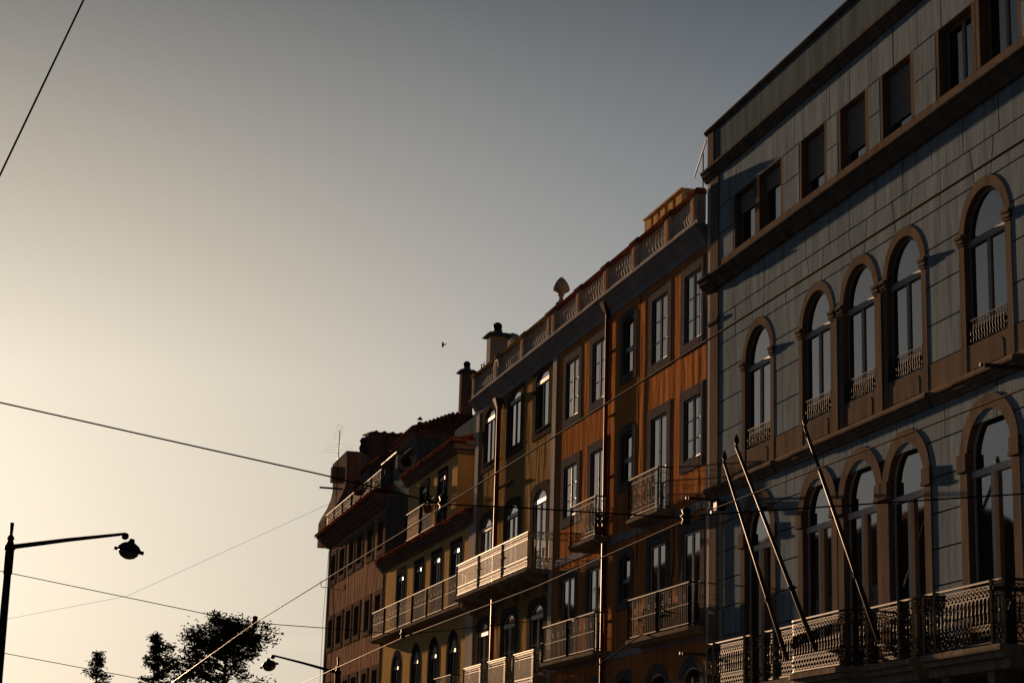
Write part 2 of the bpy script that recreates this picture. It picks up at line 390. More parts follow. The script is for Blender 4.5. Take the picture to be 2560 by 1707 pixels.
def slab(parent, x0, x1, off, zt, th, m='stoneslab', name='balcony'):
    prof = [(0.0, zt), (off+.05, zt), (off+.05, zt-th*.55), (off, zt-th*.75), (off-.06, zt-th), (0.0, zt-th)]
    return MB().profile(prof, x0-.05, x1+.05).build(name, m, parent)

def frame_of(az):                                    # rotation of a facade's local frame; x runs towards the camera's right
    a = R(az); return math.atan2(-math.cos(a), -math.sin(a))
BAL = None
def baluster_mesh(h, m):
    prof = [(.055, 0), (.055, .05*h), (.03, .1*h), (.07, .32*h), (.055, .45*h), (.028, .68*h), (.04, .8*h), (.03, .88*h), (.055, .93*h), (.055, h)]
    return MB().lathe(prof, (0, 0, 0), 7).mesh('baluster', MT[m], True)

# ================================================================== ground
struct('ground', MB().add([(-1500, -1500, 0), (1500, -1500, 0), (1500, 3000, 0), (-1500, 3000, 0)], [(0, 1, 2, 3)]), 'asphalt')

# ================================================================== blue house
AZB = -14.6
blue = thing('blue_house', 'pale blue block-jointed house with round-arched windows and flagpoles', 'house', (4.68, 45.52, 0), frame_of(AZB))
UE = 17.6
upw = [(2.50, 1.24), (4.02, 1.26), (6.395, 1.21), (8.40, 1.20), (10.40, 1.22), (12.80, 1.27), (14.38, 1.33)]
W1 = [(3.28, 1.5), (6.50, 1.44), (8.57, 1.44), (10.56, 1.44), (13.67, 1.46)]
W0 = [(3.27, 1.52), (6.46, 1.44), (8.50, 1.5), (10.48, 1.46), (13.6, 1.54)]
SP1, SP0 = 11.88, 7.93
BASE0 = 4.62
holes = [outline(c, w_, 14.82, 16.13) for c, w_ in upw]+[outline(c, w_, 9.92, SP1, w_/2) for c, w_ in W1]+[outline(c, w_, BASE0, SP0, w_/2) for c, w_ in W0]
wall([(0.02, 0), (UE, 0), (UE, 17.4), (0.02, 17.4)], holes, .3, 9, 'blueback', blue)
# rendered blocks with open joints
def hw(zz, r, zs): return r if zz < zs else math.sqrt(max(0, r*r-(zz-zs)**2))
def block(pl, pr, z0, z1, g=.014, th=.022):
    """pl, pr: functions giving left and right edge at a height"""
    k = 7; zs_ = [z0+g+(z1-z0-2*g)*i/k for i in range(k+1)]
    lf = [pl(q)+g for q in zs_]; rf = [pr(q)-g for q in zs_]
    straight = max(lf)-min(lf) < 1e-6 and max(rf)-min(rf) < 1e-6
    if straight: zs_, lf, rf = [zs_[0], zs_[-1]], [lf[0], lf[-1]], [rf[0], rf[-1]]
    poly = [(a, q) for a, q in zip(lf, zs_)]+[(b, q) for b, q in zip(rf[::-1], zs_[::-1])]
    if min(b-a for a, b in zip(lf, rf)) < .03: return
    MB().prism(poly[::-1], -th-random.uniform(0, .003), .03).build('stone_block', 'blue', blue)
def rows(levels, ops, x0, x1, joint, r0):
    """ops: list of (cx, outer half width, spring, crown?)"""
    for i in range(len(levels)-1):
        z0, z1 = levels[i], levels[i+1]
        edges = []                                    # obstacles in this row
        for cx, r, zs, zb in ops:
            if z1 <= zb or z0 >= zs+r-.02 if zs else False: continue
            edges.append((cx, r, zs))
        cur = lambda q: x0
        segs = []
        for cx, r, zs in edges:
            segs.append((cur, (lambda q, cx=cx, r=r, zs=zs: cx-hw(q, r, zs)))); cur = (lambda q, cx=cx, r=r, zs=zs: cx+hw(q, r, zs))
        segs.append((cur, lambda q: x1))
        for l_, r_ in segs:
            a, b = l_((z0+z1)/2), r_((z0+z1)/2); n = max(1, round((b-a)/joint))
            if b-a < .12: continue
            st = .0 if i % 2 == 0 or n == 1 else joint*.33
            cuts = [a+(b-a)*k/n+st*(0 < k < n) for k in range(n+1)]
            for k in range(n):
                lo = l_ if k == 0 else (lambda q, c=cuts[k]: c); hi = r_ if k == n-1 else (lambda q, c=cuts[k+1]: c)
                block(lo, hi, z0, z1)
rows([14.82, 15.46, 16.13, 16.98], [(3.26, 1.53, 16.33+9, 0)] if False else [], .84, UE, 1.3, 0) if False else None
# upper floor rows sit between the frames
fr = [(1.72, 4.82), (5.62, 7.17), (7.63, 9.20), (9.62, 11.20), (12.0, 15.22)]
for z0, z1 in ((14.70, 15.46), (15.46, 16.13)):
    xs = [.84]+[q for a, b in fr for q in (a+.05, b-.05)]+[UE]
    for i in range(0, len(xs), 2): block(lambda q, c=xs[i]: c, lambda q, c=xs[i+1]: c, z0, z1)
jt = [.84, 1.45, 1.95, 4.4, 5.45, 5.95, 7.3, 8.3, 9.35, 10.3, 11.35, 12.3, 13.6, 14.9, 16.2, UE]
for i in range(len(jt)-1): block(lambda q, c=jt[i]: c, lambda q, c=jt[i+1]: c, 16.13, 16.99)
lv1 = [9.92, 10.62, 11.35, 12.05, 12.73]
rows(lv1, [(c, .90, SP1, 0) for c, w_ in W1], .84, UE, 1.5, 0)
def fan(z0, z1, ws, r, x0, x1, spread=.22, wid=.28):  # keystones above the arches and long blocks between them
    prev = lambda q: x0
    for c, w_ in ws:
        kl = lambda q, c=c: c-wid-(q-z0)*spread; kr = lambda q, c=c: c+wid+(q-z0)*spread
        a = prev(z0); b = kl(z0); m_ = (a+b)/2
        if b-a > 1.6: block(prev, lambda q, m_=m_: m_, z0, z1); block(lambda q, m_=m_: m_, kl, z0, z1)
        else: block(prev, kl, z0, z1)
        block(kl, kr, z0, z1); prev = kr
    block(prev, lambda q: x1, z0, z1)
fan(12.73, 13.43, W1, .9, .84, UE)
jt = [.84, 1.75, 2.85, 3.7, 4.75, 6.0, 7.2, 8.2, 9.4, 10.6, 11.8, 13.0, 14.3, 15.6, 16.6, UE]
for i in range(len(jt)-1): block(lambda q, c=jt[i]: c, lambda q, c=jt[i+1]: c, 13.43, 14.2)
lv0 = [4.6, 5.25, 5.91, 6.56, 7.19, 7.83, 8.49]
rows(lv0, [(c, 1.0, SP0, 0) for c, w_ in W0], .84, UE, 1.4, 0)
fan(8.49, 9.15, W0, 1.0, .84, UE, .1, .3)
# corner strip, pilaster, pier
MB().box(.02, .3, -.012, .02, 0, 14.4).box(.02, .3, -.012, .02, 14.5, 17.0).build('corner_strip', 'white', blue)
pm = MB()
pm.box(.301, .84, -.045, .025, 0, 8.95).box(.301, .84, -.045, .025, 9.4, 13.3).box(.301, .84, -.045, .025, 13.42, 14.15).profile([(0, 13.30), (.05, 13.30), (.085, 13.35), (.085, 13.42), (0, 13.42)], .27, .87)
pm.box(.301, .84, -.045, .025, 14.62, 17.0)
pm.prism([(.36, 5.2), (.36, 8.5), (.48, 8.62), (.66, 8.62), (.78, 8.5), (.78, 5.2)][::-1], -.055, -.04)
pm.build('pilaster', 'bstone', blue)
MB().box(.02, UE, 0, .25, 17.401, 18.23).box(.02, .25, .2501, 7, 17.401, 18.23).build('parapet', 'concrete', blue)
MB().box(.06, .45, -.03, .3, 17.41, 18.229).build('parapet_pier', 'bstone', blue)
MB().profile([(-.32, 18.36), (.07, 18.36), (.09, 18.31), (.07, 18.27), (.02, 18.232), (-.32, 18.232)], -.06, UE).build('coping', 'bcorn', blue)
uc = [(-.02, 17.43), (.02, 17.43), (.08, 17.30), (.20, 17.25), (.20, 17.19), (.165, 17.17), (.15, 17.10), (.10, 17.06), (.08, 17.01), (.04, 16.98), (-.02, 16.98)]
MB().profile(uc, 0.0, UE).build('upper_cornice', 'bcorn', blue)
mc = [(-.02, 14.655), (.02, 14.655), (.06, 14.50), (.31, 14.44), (.31, 14.405), (.245, 14.35), (.25, 14.32), (.25, 14.30), (.13, 14.20), (.10, 14.13), (-.02, 14.13)]
MB().profile(mc, .87, UE).profile([(o+.045 if o > 0 else o, zz) for o, zz in mc], .2, .8699).build('main_cornice', 'bcorn', blue)
MB().box(.9, UE, -.032, .02, 14.66, 14.80).build('sill_band', 'bstone', blue)
def skip(x0, x1, ws, half):
    out = []; a = x0
    for c, w_ in ws:
        out.append((a, c-half)); a = c+half
    out.append((a, x1)); return out
dm = MB()
for a, b in skip(.85, UE, W1, .93):
    if b-a > .02: dm.box(a, b, -.03, .02, 9.40, 9.91)
build_parts(dm, 'dado', 'bstone', blue)
st = [(-.02, 9.40), (.13, 9.38), (.15, 9.34), (.15, 9.29), (.10, 9.26), (.09, 9.21), (.06, 9.19), (.045, 9.12), (-.02, 9.12)]
sm = MB().profile(st, .86, UE).profile([(o+.04 if o > 0 else o, zz) for o, zz in st], .25, .8599)
for a, b in ((2.2, 4.36), (5.42, 11.6), (12.6, 14.75)): sm.profile([(o+.03 if o > 0 else o, zz+.001) for o, zz in st], a, b)
sm.build('string_course', 'bstone', blue)
# upper windows (frames; first and last are pairs sharing a mullion)
shut = [.40, .33, .74, .78, .82, None, None]
for i, (c, w_) in enumerate(upw):
    window(blue, c, w_, 14.82, 16.13, 0, frame=.13 if i in (0, 1, 5, 6) else .19, top=.20, bot=.0, proud=.02, rec=.16, stone='bstone', sash='greysash', style='plain' if i < 5 else 'leaf', shutter=shut[i], sw=.05)
build_parts(MB().box(1.68, 1.755, -.018, .02, 14.80, 16.32).box(4.779, 4.84, -.018, .02, 14.80, 16.32).box(11.98, 12.035, -.018, .02, 14.80, 16.32).box(15.17, 15.24, -.018, .02, 14.80, 16.32), 'frame_edge', 'bstone', blue)
# arched windows
def impost(c, half, zt, s_):
    m = MB()
    if True:
        a, b = sorted((c+s_*(half-.02), c+s_*(half+.2)))
        for q, (p, h0, h1) in enumerate(((.10, -.06, 0), (.075, -.14, -.06), (.055, -.19, -.14))):
            m.box(a-(.04 if s_ < 0 else 0)*(3-q)/3, b+(.04 if s_ > 0 else 0)*(3-q)/3, -p, .05, zt+h0, zt+h1)
    return m
for c, w_ in W1:
    o = window(blue, c, w_, 9.92, SP1, w_/2, frame=.19, proud=.034, rec=.06, stone='bstone', sash='greysash', transom=11.70, style='leaf', sw=.07, n=16)
    for s_ in (-1, 1): impost(c, w_/2, 11.95, s_).build('impost', 'bstone', o)
    MB().box(c-w_/2-.19, c-w_/2, -.038, .02, 9.40, 9.92).box(c+w_/2, c+w_/2+.19, -.038, .02, 9.40, 9.92).box(c-w_/2+.001, c+w_/2-.001, -.03, .055, 9.405, 9.915).prism([(c-.55, 9.47), (c-.55, 9.76), (c-.47, 9.82), (c+.47, 9.82), (c+.55, 9.76), (c+.55, 9.47)][::-1], -.036, -.02).build('apron', 'bstone', o)
    # little cast railing standing in the opening
    g = MB(); a, b = c-w_/2+.05, c+w_/2-.05; yy = -.012
    g.tube([(a, yy, 10.35), (b, yy, 10.35)], .014, 5); g.tube([(a, yy, 10.24), (b, yy, 10.24)], .009, 4)
    for k in range(13):
        t = a+.1+(b-a-.2)*k/12
        g.lathe([(.008, 9.96), (.02, 10.0), (.008, 10.05), (.022, 10.12), (.008, 10.2), (.012, 10.24)], (t, yy, 0), 5); g.circ((t, yy, 10.16), .035, .01, 6); g.circ((t, yy, 10.29), .025, .009, 5)
        if k % 2: g.circ((t, yy, 10.04), .03, .01, 6)
    for t in (a+.02, b-.02): g.circ((t, yy, 10.1), .05, .012, 6); g.tube([(t, yy, 9.94), (t, yy, 10.35)], .011, 4)
    g.build('railing', 'glintiron', o)
for c, w_ in W0:
    o = window(blue, c, w_, BASE0, SP0, w_/2, frame=.26, proud=.04, rec=.08, stone='bstone', sash='sash', transom=7.62, style='leaf', sw=.06, n=16, mp=.06)
    for s_ in (-1, 1):
        a, b = sorted((c+s_*(w_/2-.02), c+s_*(w_/2+.30)))
        MB().box(a, b, -.08, .07, 7.80, 8.06).box(a-.02, b+.02, -.09, .07, 7.74, 7.799).build('impost', 'bstone', o)
for c in ((W1[1][0]+W1[2][0])/2, (W1[2][0]+W1[3][0])/2):
    MB().box(c-.07, c+.07, -.065, .02, 9.4, 11.75).build('pilaster', 'bstone', blue)
# balcony over the street: flat - bow - flat
BZ = 4.60; BR = 5.62
def bowpath(x0, x1, a, b, o0, o1, n=6):
    pts = [(x0, o0), (a, o0)]
    for i in range(1, n+1):
        t = i/n; pts.append((a+.45*t-.1*math.sin(pi*t), o0+(o1-o0)*(t*t*(3-2*t))))
    for i in range(0, n):
        t = 1-i/n; pts.append((b-.45*t+.1*math.sin(pi*t), o0+(o1-o0)*(t*t*(3-2*t))))
    pts += [(b, o0), (x1, o0)]; return pts
def deck(path, z, th, grow):
    top = [(x, -(o+grow), z) for x, o in path]; n = len(top)
    bk = [(path[-1][0], -.05, z), (path[0][0], -.05, z)]
    vs = top+bk; vs = vs+[(x, y, z-th) for x, y, _ in vs]; k = n+2
    return vs, [tuple(range(k)), tuple(range(2*k-1, k-1, -1))]+[(i, i+k, (i+1) % k+k, (i+1) % k) for i in range(k)]
bal = [[(1.9, .66), (4.5, .66)], bowpath(5.15, 11.95, 7.05, 10.05, .66, .98), [(12.35, .66), (15.1, .66)]]
for path in bal:
    d = MB(); d.add(*deck(path, BZ, .10, .1)); d.add(*deck(path, BZ-.101, .10, .04)); d.add(*deck(path, BZ-.202, .16, -.06))
    o = d.build('balcony', 'stoneslab', blue)
    cb = MB(); x = path[0][0]+.3
    while x < path[-1][0]: cb.prism([(x, BZ-.36), (x, BZ-1.0), (x+.22, BZ-1.0), (x+.22, BZ-.36)][::-1], -.5, .0); x += 1.55
    build_parts(cb, 'console', 'stoneslab', o)
    # cast railing follows the path
    g = MB(); pts = [Vector((x, -o_, 0)) for x, o_ in path]
    dense = []
    for i in range(len(pts)-1):
        L_ = (pts[i+1]-pts[i]).length; k = max(1, round(L_/.13))
        for j in range(k): dense.append(pts[i]+(pts[i+1]-pts[i])*j/k)
    dense.append(pts[-1])
    for e_, s_ in ((dense[0], 0), (dense[-1], 1)):
        ret = [Vector((e_.x, e_.y*(1-j/5), 0)) for j in range(1, 6)]
        dense = (ret[::-1]+dense) if s_ == 0 else (dense+ret)
    zt, zb = BR-.30, BZ+.34
    for zz, r in ((BR, .024), (BR-.07, .011), (zb, .012), (BZ+.05, .02)): g.tube([(p.x, p.y, zz) for p in dense], r, 5)
    for i, p in enumerate(dense):
        g.lathe([(.013, zb), (.024, zb+.04), (.013, zb+.08), (.016, zb+.16), (.026, (zb+zt)/2), (.016, zt-.12), (.013, zt-.07), (.023, zt-.03), (.013, zt)], (p.x, p.y, 0), 6)
        if i < len(dense)-1:
            q = dense[i+1]; mid = (p+q)/2; dv = (q-p); h_ = dv.length/2; dv.normalize()
            def rg(cpt, cz, rad, tr, n=7, a0=0, a1=2*pi):
                full = a1-a0 > 6.2
                g.tube([(cpt.x+dv.x*rad*math.cos(a0+(a1-a0)*k/n), cpt.y+dv.y*rad*math.cos(a0+(a1-a0)*k/n), cz+rad*math.sin(a0+(a1-a0)*k/n)) for k in range(n if full else n+1)], tr, 4, full)
            rg(mid, zt, h_, .014, 6, 0, pi); rg(mid, zt+.14, .048, .013); rg(p, zt+.17, .04, .011, 6)
            rg(mid, BZ+.14, .06, .013); rg(p, BZ+.22, .06, .013); rg(mid, zb-.05, .042, .012, 6)
    g.build('railing', 'greyiron', o)
    pm = MB()
    pts_ = [path[0], path[-1]]+([(5.7, .66), (7.0, .66), (10.1, .66), (11.4, .66)] if len(path) > 2 else [(path[0][0]+.4, .66), (path[1][0]-.4, .66)])
    for x, o_ in pts_: pm.tube([(x, -o_-.012, BZ), (x, -o_-.012, BR+.02)], .026, 6)
    build_parts(pm, 'railing_post', 'castiron', o)
MB().tube([(1.16, -.05, 9.05), (1.22, -.05, 5.4), (1.2, -.05, 4.0)], .022, 6).build('conduit', 'castiron', blue)
for u, zz, tip, dz in ((1.04, 9.02, .83, .06), (.62, 5.53, .8, 0), (15.4, 8.97, 1.06, 0), (15.15, 5.45, .89, .02)):
    MB().box(u-.03, u+.03, -tip, .0, zz-.03, zz+.03).tube([(u, -tip-.005, zz), (u, -tip-.06, zz)], .035, 6).build('bracket', 'pole', blue)
fl = MB().box(1.32, 1.52, -.32, -.1, 8.72, 8.9).tube([(1.42, 0, 8.95), (1.42, -.2, 8.88)], .02, 6); fl.build('floodlight', 'black', blue)
MB().tube([(1.42, -.34, 8.70), (1.42, -.34, 8.62)], .09, 8).build('globe_lamp', 'sash', blue)
MB().box(.25, UE, .3, 8.9, 17.35, 17.45).build('roof', 'concrete', blue)

# ------------------------------------------------------------------ flagpoles on the blue balcony
def local(parent_loc, az, u, off, z):
    a = R(az); return (parent_loc[0]-math.sin(a)*u-math.cos(a)*off, parent_loc[1]-math.cos(a)*u+math.sin(a)*off, z)
BL = (4.68, 45.52)
flag_lab = ['leftmost of three bare flagpoles, leaning out from the blue house balcony', 'middle one of three bare flagpoles, rising from the bowed blue house balcony', 'rightmost of three bare flagpoles, leaning before the triple arched windows']
for i, (u, z0, o0, o1, z1) in enumerate(((6.96, 4.91, .9, 2.22, 8.72), (8.69, 4.96, 1.05, 2.64, 8.70), (11.39, 4.93, 1.05, 2.40, 8.58))):
    t = thing('flagpole', flag_lab[i], 'flagpole', local(BL, AZB, u, o0, z0), frame_of(AZB), 'flagpoles on the blue house balcony')
    d = Vector((0, -(o1-o0), z1-z0))
    MB().tube([d*0, d*.3, d], [.046, .043, .03], 8).build('pole', 'pole', t, True)
    k = MB().tube([d*.295, d*.315], .07, 8); k.circ(tuple(d*.33+Vector((.06, 0, 0))), .04, .01, 8); k.build('collar', 'black', t)
    MB().lathe([(.025, 0), (.04, .02), (.02, .05), (.05, .10), (.056, .14), (.036, .2), (.008, .26)], tuple(d), 8).build('finial', 'pole', t, True)

# ================================================================== orange house
AZO = -15.25
OL = (1.41, 57.49)
orange = thing('orange_house', 'tall orange plastered house with dark stone window frames and roof balustrade', 'house', (*OL, 0), frame_of(AZO))
LO = 12.40
colx = [(1.52, 1.25), (4.05, 1.22), (6.57, .84), (9.07, 1.18), (11.47, 1.16)]
holes = []; wins = []
for ri, (zb, zt, full) in enumerate(((13.28, 15.01, False), (10.34, 11.86, False), (7.1, 8.57, False), (3.9, 5.38, False))):
    for ci, (c, w_) in enumerate(colx):
        z0 = zb; rise = 0; zs = zt
        if ci == 2: z0 = (13.51, 10.57, 7.42, 4.0)[ri]; rise = .14; zs = zt-.08
        elif ri == 1 and ci in (1, 3): z0 = 9.22
        elif ri == 2: z0 = 6.14
        elif ri == 3: z0 = 2.8; rise = .2; zs = zt-.2
        holes.append(outline(c, w_, z0, zs, rise)); wins.append((ri, ci, c, w_, z0, zs, rise))
wall([(0, 0), (LO, 0), (LO, 15.5), (0, 15.5)], holes, .3, 9, 'orange', orange)
for ri, ci, c, w_, z0, zs, rise in wins:
    door = (ri == 1 and ci in (1, 3)) or ri in (2, 3)
    if ci == 2: window(orange, c, w_, z0, zs, rise, frame=.26, top=.18, bot=.25, proud=.014, rec=.07, style='hung', outer='shoulder', sash='greysash', sw=.06)
    else: window(orange, c, w_, z0, zs, rise, frame=.28, top=.26, bot=0 if door else .27, proud=.014, rec=.03, bars=(.33, .66) if not door else (.5,), sash='greysash' if ri < 2 else 'sash', sw=.055)
MB().box(0.03, LO-.02, -.02, .02, 9.02, 9.22).build('string_course', 'greypaint', orange)
MB().box(0.03, LO-.02, -.02, .02, 5.95, 6.14).build('string_course', 'greypaint', orange)
oc = [(-.02, 15.99), (.31, 15.99), (.31, 15.955), (.245, 15.90), (.24, 15.87), (.13, 15.73), (.125, 15.70), (.05, 15.60), (.045, 15.58), (.025, 15.45), (-.02, 15.45)]
MB().profile(oc, .002, LO-.02).build('cornice', 'greypaint', orange)
bme_o = baluster_mesh(.62, 'white')
def balustrade(parent, x0, x1, piers, bme, panelmat, railmat, zb=15.992, zt=16.88, y=-.14, nb=9):
    b = MB().box(x0, x1, y-.1, y+.12, zb, zb+.12).build('balustrade', 'white', parent)
    pr = MB().profile([(-y-.12, zt-.12), (-y+.14, zt-.12), (-y+.16, zt-.06), (-y+.1, zt), (-y-.08, zt), (-y-.12, zt-.06)], x0-.05, x1)
    for px_ in piers: pr.profile([(-y-.14, zt-.125), (-y+.17, zt-.125), (-y+.19, zt-.05), (-y+.12, zt+.02), (-y-.1, zt+.02), (-y-.14, zt-.05)], px_-.26, px_+.26)
    pr.build('handrail', railmat, b)
    pm = MB(); pl = MB()
    for px_ in piers:
        pm.box(px_-.22, px_+.22, y-.11, y+.13, zb+.121, zt-.121)
        pl.prism([(px_-.09, zb+.2), (px_-.09, zt-.24), (px_-.05, zt-.18), (px_+.05, zt-.18), (px_+.09, zt-.24), (px_+.09, zb+.2), (px_+.05, zb+.15), (px_-.05, zb+.15)][::-1], y-.122, y-.105)
    build_parts(pm, 'pier', 'white', b); build_parts(pl, 'pier_panel', panelmat, b)
    for i in range(len(piers)-1):
        a, c = piers[i]+.22, piers[i+1]-.22
        for k in range(nb): link('baluster', bme, b, (a+(c-a)*(k+.5)/nb, y, zb+.13))
    return b
ob = balustrade(orange, .02, LO-.05, [.24, 2.75, 5.25, 7.7, 10.25, 12.12], bme_o, 'orange', 'tile')
MB().lathe([(.17, 0), (.17, .1), (.11, .14), (.07, .2), (.06, .3), (.1, .34), (.09, .4), (.24, .48), (.26, .56), (.2, .72), (.1, .86), (.02, .92)], (.5, -.1, 16.86), 10).build('finial', 'white', orange, True)
# downpipe with hopper
dp = MB().tube([(4.98, -.085, 0), (4.98, -.085, 15.6)], .058, 8)
dp.build('downpipe', 'pipe', orange, True)
hp = MB(); hp.add([(4.8, -.28, 15.85), (5.16, -.28, 15.85), (5.16, -.01, 15.85), (4.8, -.01, 15.85), (4.92, -.16, 15.55), (5.04, -.16, 15.55), (5.04, -.02, 15.55), (4.92, -.02, 15.55)], [(0, 1, 2, 3), (4, 7, 6, 5), (0, 4, 5, 1), (1, 5, 6, 2), (2, 6, 7, 3), (3, 7, 4, 0)])
hp.build('hopper', 'pipe', orange)
for zz in (14.4, 12.6, 10.9, 8.8, 7.0): MB().box(4.915, 5.6, -.03, .0, zz, zz+.02).build('pipe_clip', 'pipe', orange)
# balconies
def balc(parent, x0, x1, off, zd, zr, style, m, th=.17, panels=1, label=None):
    o = slab(parent, x0, x1, off, zd, th); railing(o, x0, x1, off, zd+.02, zr, style, m, panels=panels); return o
balc(orange, 7.95, 10.18, .40, 9.30, 10.33, 'iron', 'glintiron')
balc(orange, 2.95, 5.22, .40, 9.28, 10.36, 'iron', 'glintiron')
balc(orange, .42, 5.30, .40, 6.20, 7.22, 'bars', 'glintiron', panels=2)
balc(orange, 7.98, 12.34, .38, 6.24, 7.25, 'bars', 'glintiron', panels=2)
MB().tube([(7.6, -.03, 15.4), (7.62, -.03, 13.6), (7.55, -.03, 12.4), (7.62, -.03, 11.5), (7.52, -.03, 10.4), (7.6, -.03, 9.3), (7.55, -.03, 8.2)], .012, 5).build('cable', 'cable', orange)
MB().tube([(10.3, -.03, 8.9), (10.34, -.03, 8.0), (10.12, -.03, 7.4), (10.2, -.03, 6.9)], .016, 5).build('cable', 'cable', orange)
MB().tube([(12.0, -.03, 15.3), (12.0, -.03, 9.0)], .008, 4).build('cable', 'cable', orange)
MB().tube([(9.3, -.45, 6.3), (7.9, -1.2, 5.55)], .018, 6).build('banner_rod', 'pole', orange)
MB().box(-.0, LO, .02, 8.9, 15.3, 15.49).build('roof', 'tile', orange)
# roof block with slots
sb = MB().box(4.9, 5.45, 1.0, 1.6, 15.5, 18.38)
for a, b in ((5.66, 6.01), (6.22, 6.56), (6.83, 7.2), (7.46, 7.9)): sb.box(a, b, 1.0, 1.6, 15.5, 18.38)
sb.box(4.9, 7.9, 1.15, 1.59, 15.5, 18.36)
sb.box(4.86, 7.94, .96, 1.64, 18.38, 18.43)
sb.build('chimney_stack', 'yellow', orange)
MB().tube([(8.9, .98, 18.4), (11.8, .2, 18.35)], .02, 5).build('roof_stay', 'black', orange)
MB().tube([(12.1, .0, 16.7), (12.1, .0, 17.9)], .02, 5).build('roof_stay', 'black', orange)

# ================================================================== ochre (olive) house
GL = (-1.13, 66.82); LG = 9.667
olive = thing('ochre_house', 'weathered ochre house with arched windows and a long cream cast-iron balcony', 'house', (*GL, 0), frame_of(AZO))
gx = [(1.78, 1.32), (4.96, 1.36), (8.08, 1.40)]
holes = []; gw = []
for ri, (z0, zs) in enumerate(((13.52, 15.12), (9.05, 11.36), (6.0, 7.86))):
    for ci, (c, w_) in enumerate(gx): holes.append(outline(c, w_, z0, zs, .27)); gw.append((ri, ci, c, w_, z0, zs))
wall([(0, 0), (LG, 0), (LG, 15.5), (0, 15.5)], holes, .3, 9, 'olive', olive)
for ri, ci, c, w_, z0, zs in gw:
    window(olive, c, w_, z0, zs, .27, frame=.33, top=.2, bot=.27 if ri == 0 else 0, proud=.018, rec=.035, stone='olivestone', sash='sash' if ri else 'greysash', transom=zs-.16, bars=() if ri == 0 else (.55,), outer='shoulder', sw=.06, open_left=(ri == 0 and ci == 2))
for a, b_ in ((1.0, 2.55), (4.2, 5.72), (7.3, 8.85)): MB().profile([(-.02, 13.52), (.05, 13.52), (.05, 13.47), (-.02, 13.47)], a, b_).build('sill', 'olivestone', olive)
MB().box(9.27, LG, -.04, .02, 0, 15.44).build('pilaster', 'white', olive)
MB().box(.0, .46, -.04, .02, 0, 15.44).build('pilaster', 'white', olive)
MB().profile(oc, -.12, LG).build('cornice', 'greypaint', olive)
balustrade(olive, .0, LG, [.3, 3.33, 6.48, 9.44], bme_o, 'olive', 'olive', nb=11)
MB().tube([(3.3, -.11, 0), (3.3, -.11, 15.1)], .075, 8).build('downpipe', 'pipe', olive, True)
hp = MB(); hp.add([(3.12, -.3, 15.4), (3.48, -.3, 15.4), (3.48, -.01, 15.4), (3.12, -.01, 15.4), (3.23, -.18, 15.05), (3.37, -.18, 15.05), (3.37, -.02, 15.05), (3.23, -.02, 15.05)], [(0, 1, 2, 3), (4, 7, 6, 5), (0, 4, 5, 1), (1, 5, 6, 2), (2, 6, 7, 3), (3, 7, 4, 0)]); hp.build('hopper', 'pipe', olive)
MB().tube([(3.3, -.1, 12.35), (5.1, -.1, 12.35)], .045, 8).build('branch_pipe', 'olivestone', olive)
MB().circ((3.55, -.32, 16.35), .3, .015, 14, 4, 'xz', 0, pi).build('hoop', 'black', olive)
b = slab(olive, .45, 9.2, .66, 9.05, .15)
railing(b, .45, 9.2, .66, 9.08, 10.13, 'cast', 'castiron', panels=3)
cs = MB()
for x in (.7, 2.6, 3.9, 5.7, 7.0, 8.9):
    vs = [(x+d, y, z) for d in (0, .22) for y, z in ((0, 8.9), (-.55, 8.9), (-.55, 8.75), (-.4, 8.68), (-.25, 8.64), (-.2, 8.45), (0, 8.42))]
    cs.add(vs, [tuple(range(7)), tuple(range(13, 6, -1))]+[(i, (i+1) % 7, (i+1) % 7+7, i+7) for i in range(7)])
build_parts(cs, 'console', 'stoneslab', b)
for x0, x1 in ((.98, 3.25), (4.02, 6.25), (7.1, 9.32)): balc(olive, x0, x1, .43, 5.6, 6.66, 'box', 'castiron', th=.14)
MB().box(0, LG, .02, 8.9, 15.3, 15.49).build('roof', 'tile', olive)
def chimney(parent, x0, x1, y0, y1, z0, z1, m, label=None):
    o = MB().box(x0, x1, y0, y1, z0, z1).build('chimney', m, parent)
    MB().box(x0-.09, x1+.09, y0-.09, y1+.09, z1+.001, z1+.07).add([(x0-.16, y0-.16, z1+.04), (x1+.16, y0-.16, z1+.04), (x1+.16, y1+.16, z1+.04), (x0-.16, y1+.16, z1+.04), (x0-.02, y0-.02, z1+.16), (x1+.02, y0-.02, z1+.16), (x1+.02, y1+.02, z1+.16), (x0-.02, y1+.02, z1+.16)], [(0, 3, 2, 1), (4, 5, 6, 7), (0, 1, 5, 4), (1, 2, 6, 5), (2, 3, 7, 6), (3, 0, 4, 7)]).build('chimney_cap', 'concrete', o)
    cx, cy = (x0+x1)/2, (y0+y1)/2
    MB().box(cx-.14, cx+.14, cy-.14, cy+.14, z1+.161, z1+.28).build('flue', 'concrete', o)
    MB().lathe([(.1, 0), (.15, .05), (.165, .14), (.15, .22), (.08, .28), (.01, .3)], (cx, cy, z1+.28), 12).build('cowl', 'black', o, True)
    return o
chimney(olive, .0, .5, .25, .88, 15.4, 18.25, 'white')
MB().lathe([(.32, 15.4), (.32, 18.3), (.3, 18.5), (.2, 18.65), (.02, 18.72)], (-.6, 1.35, 0), 12).build('round_vent', 'white', olive, True)

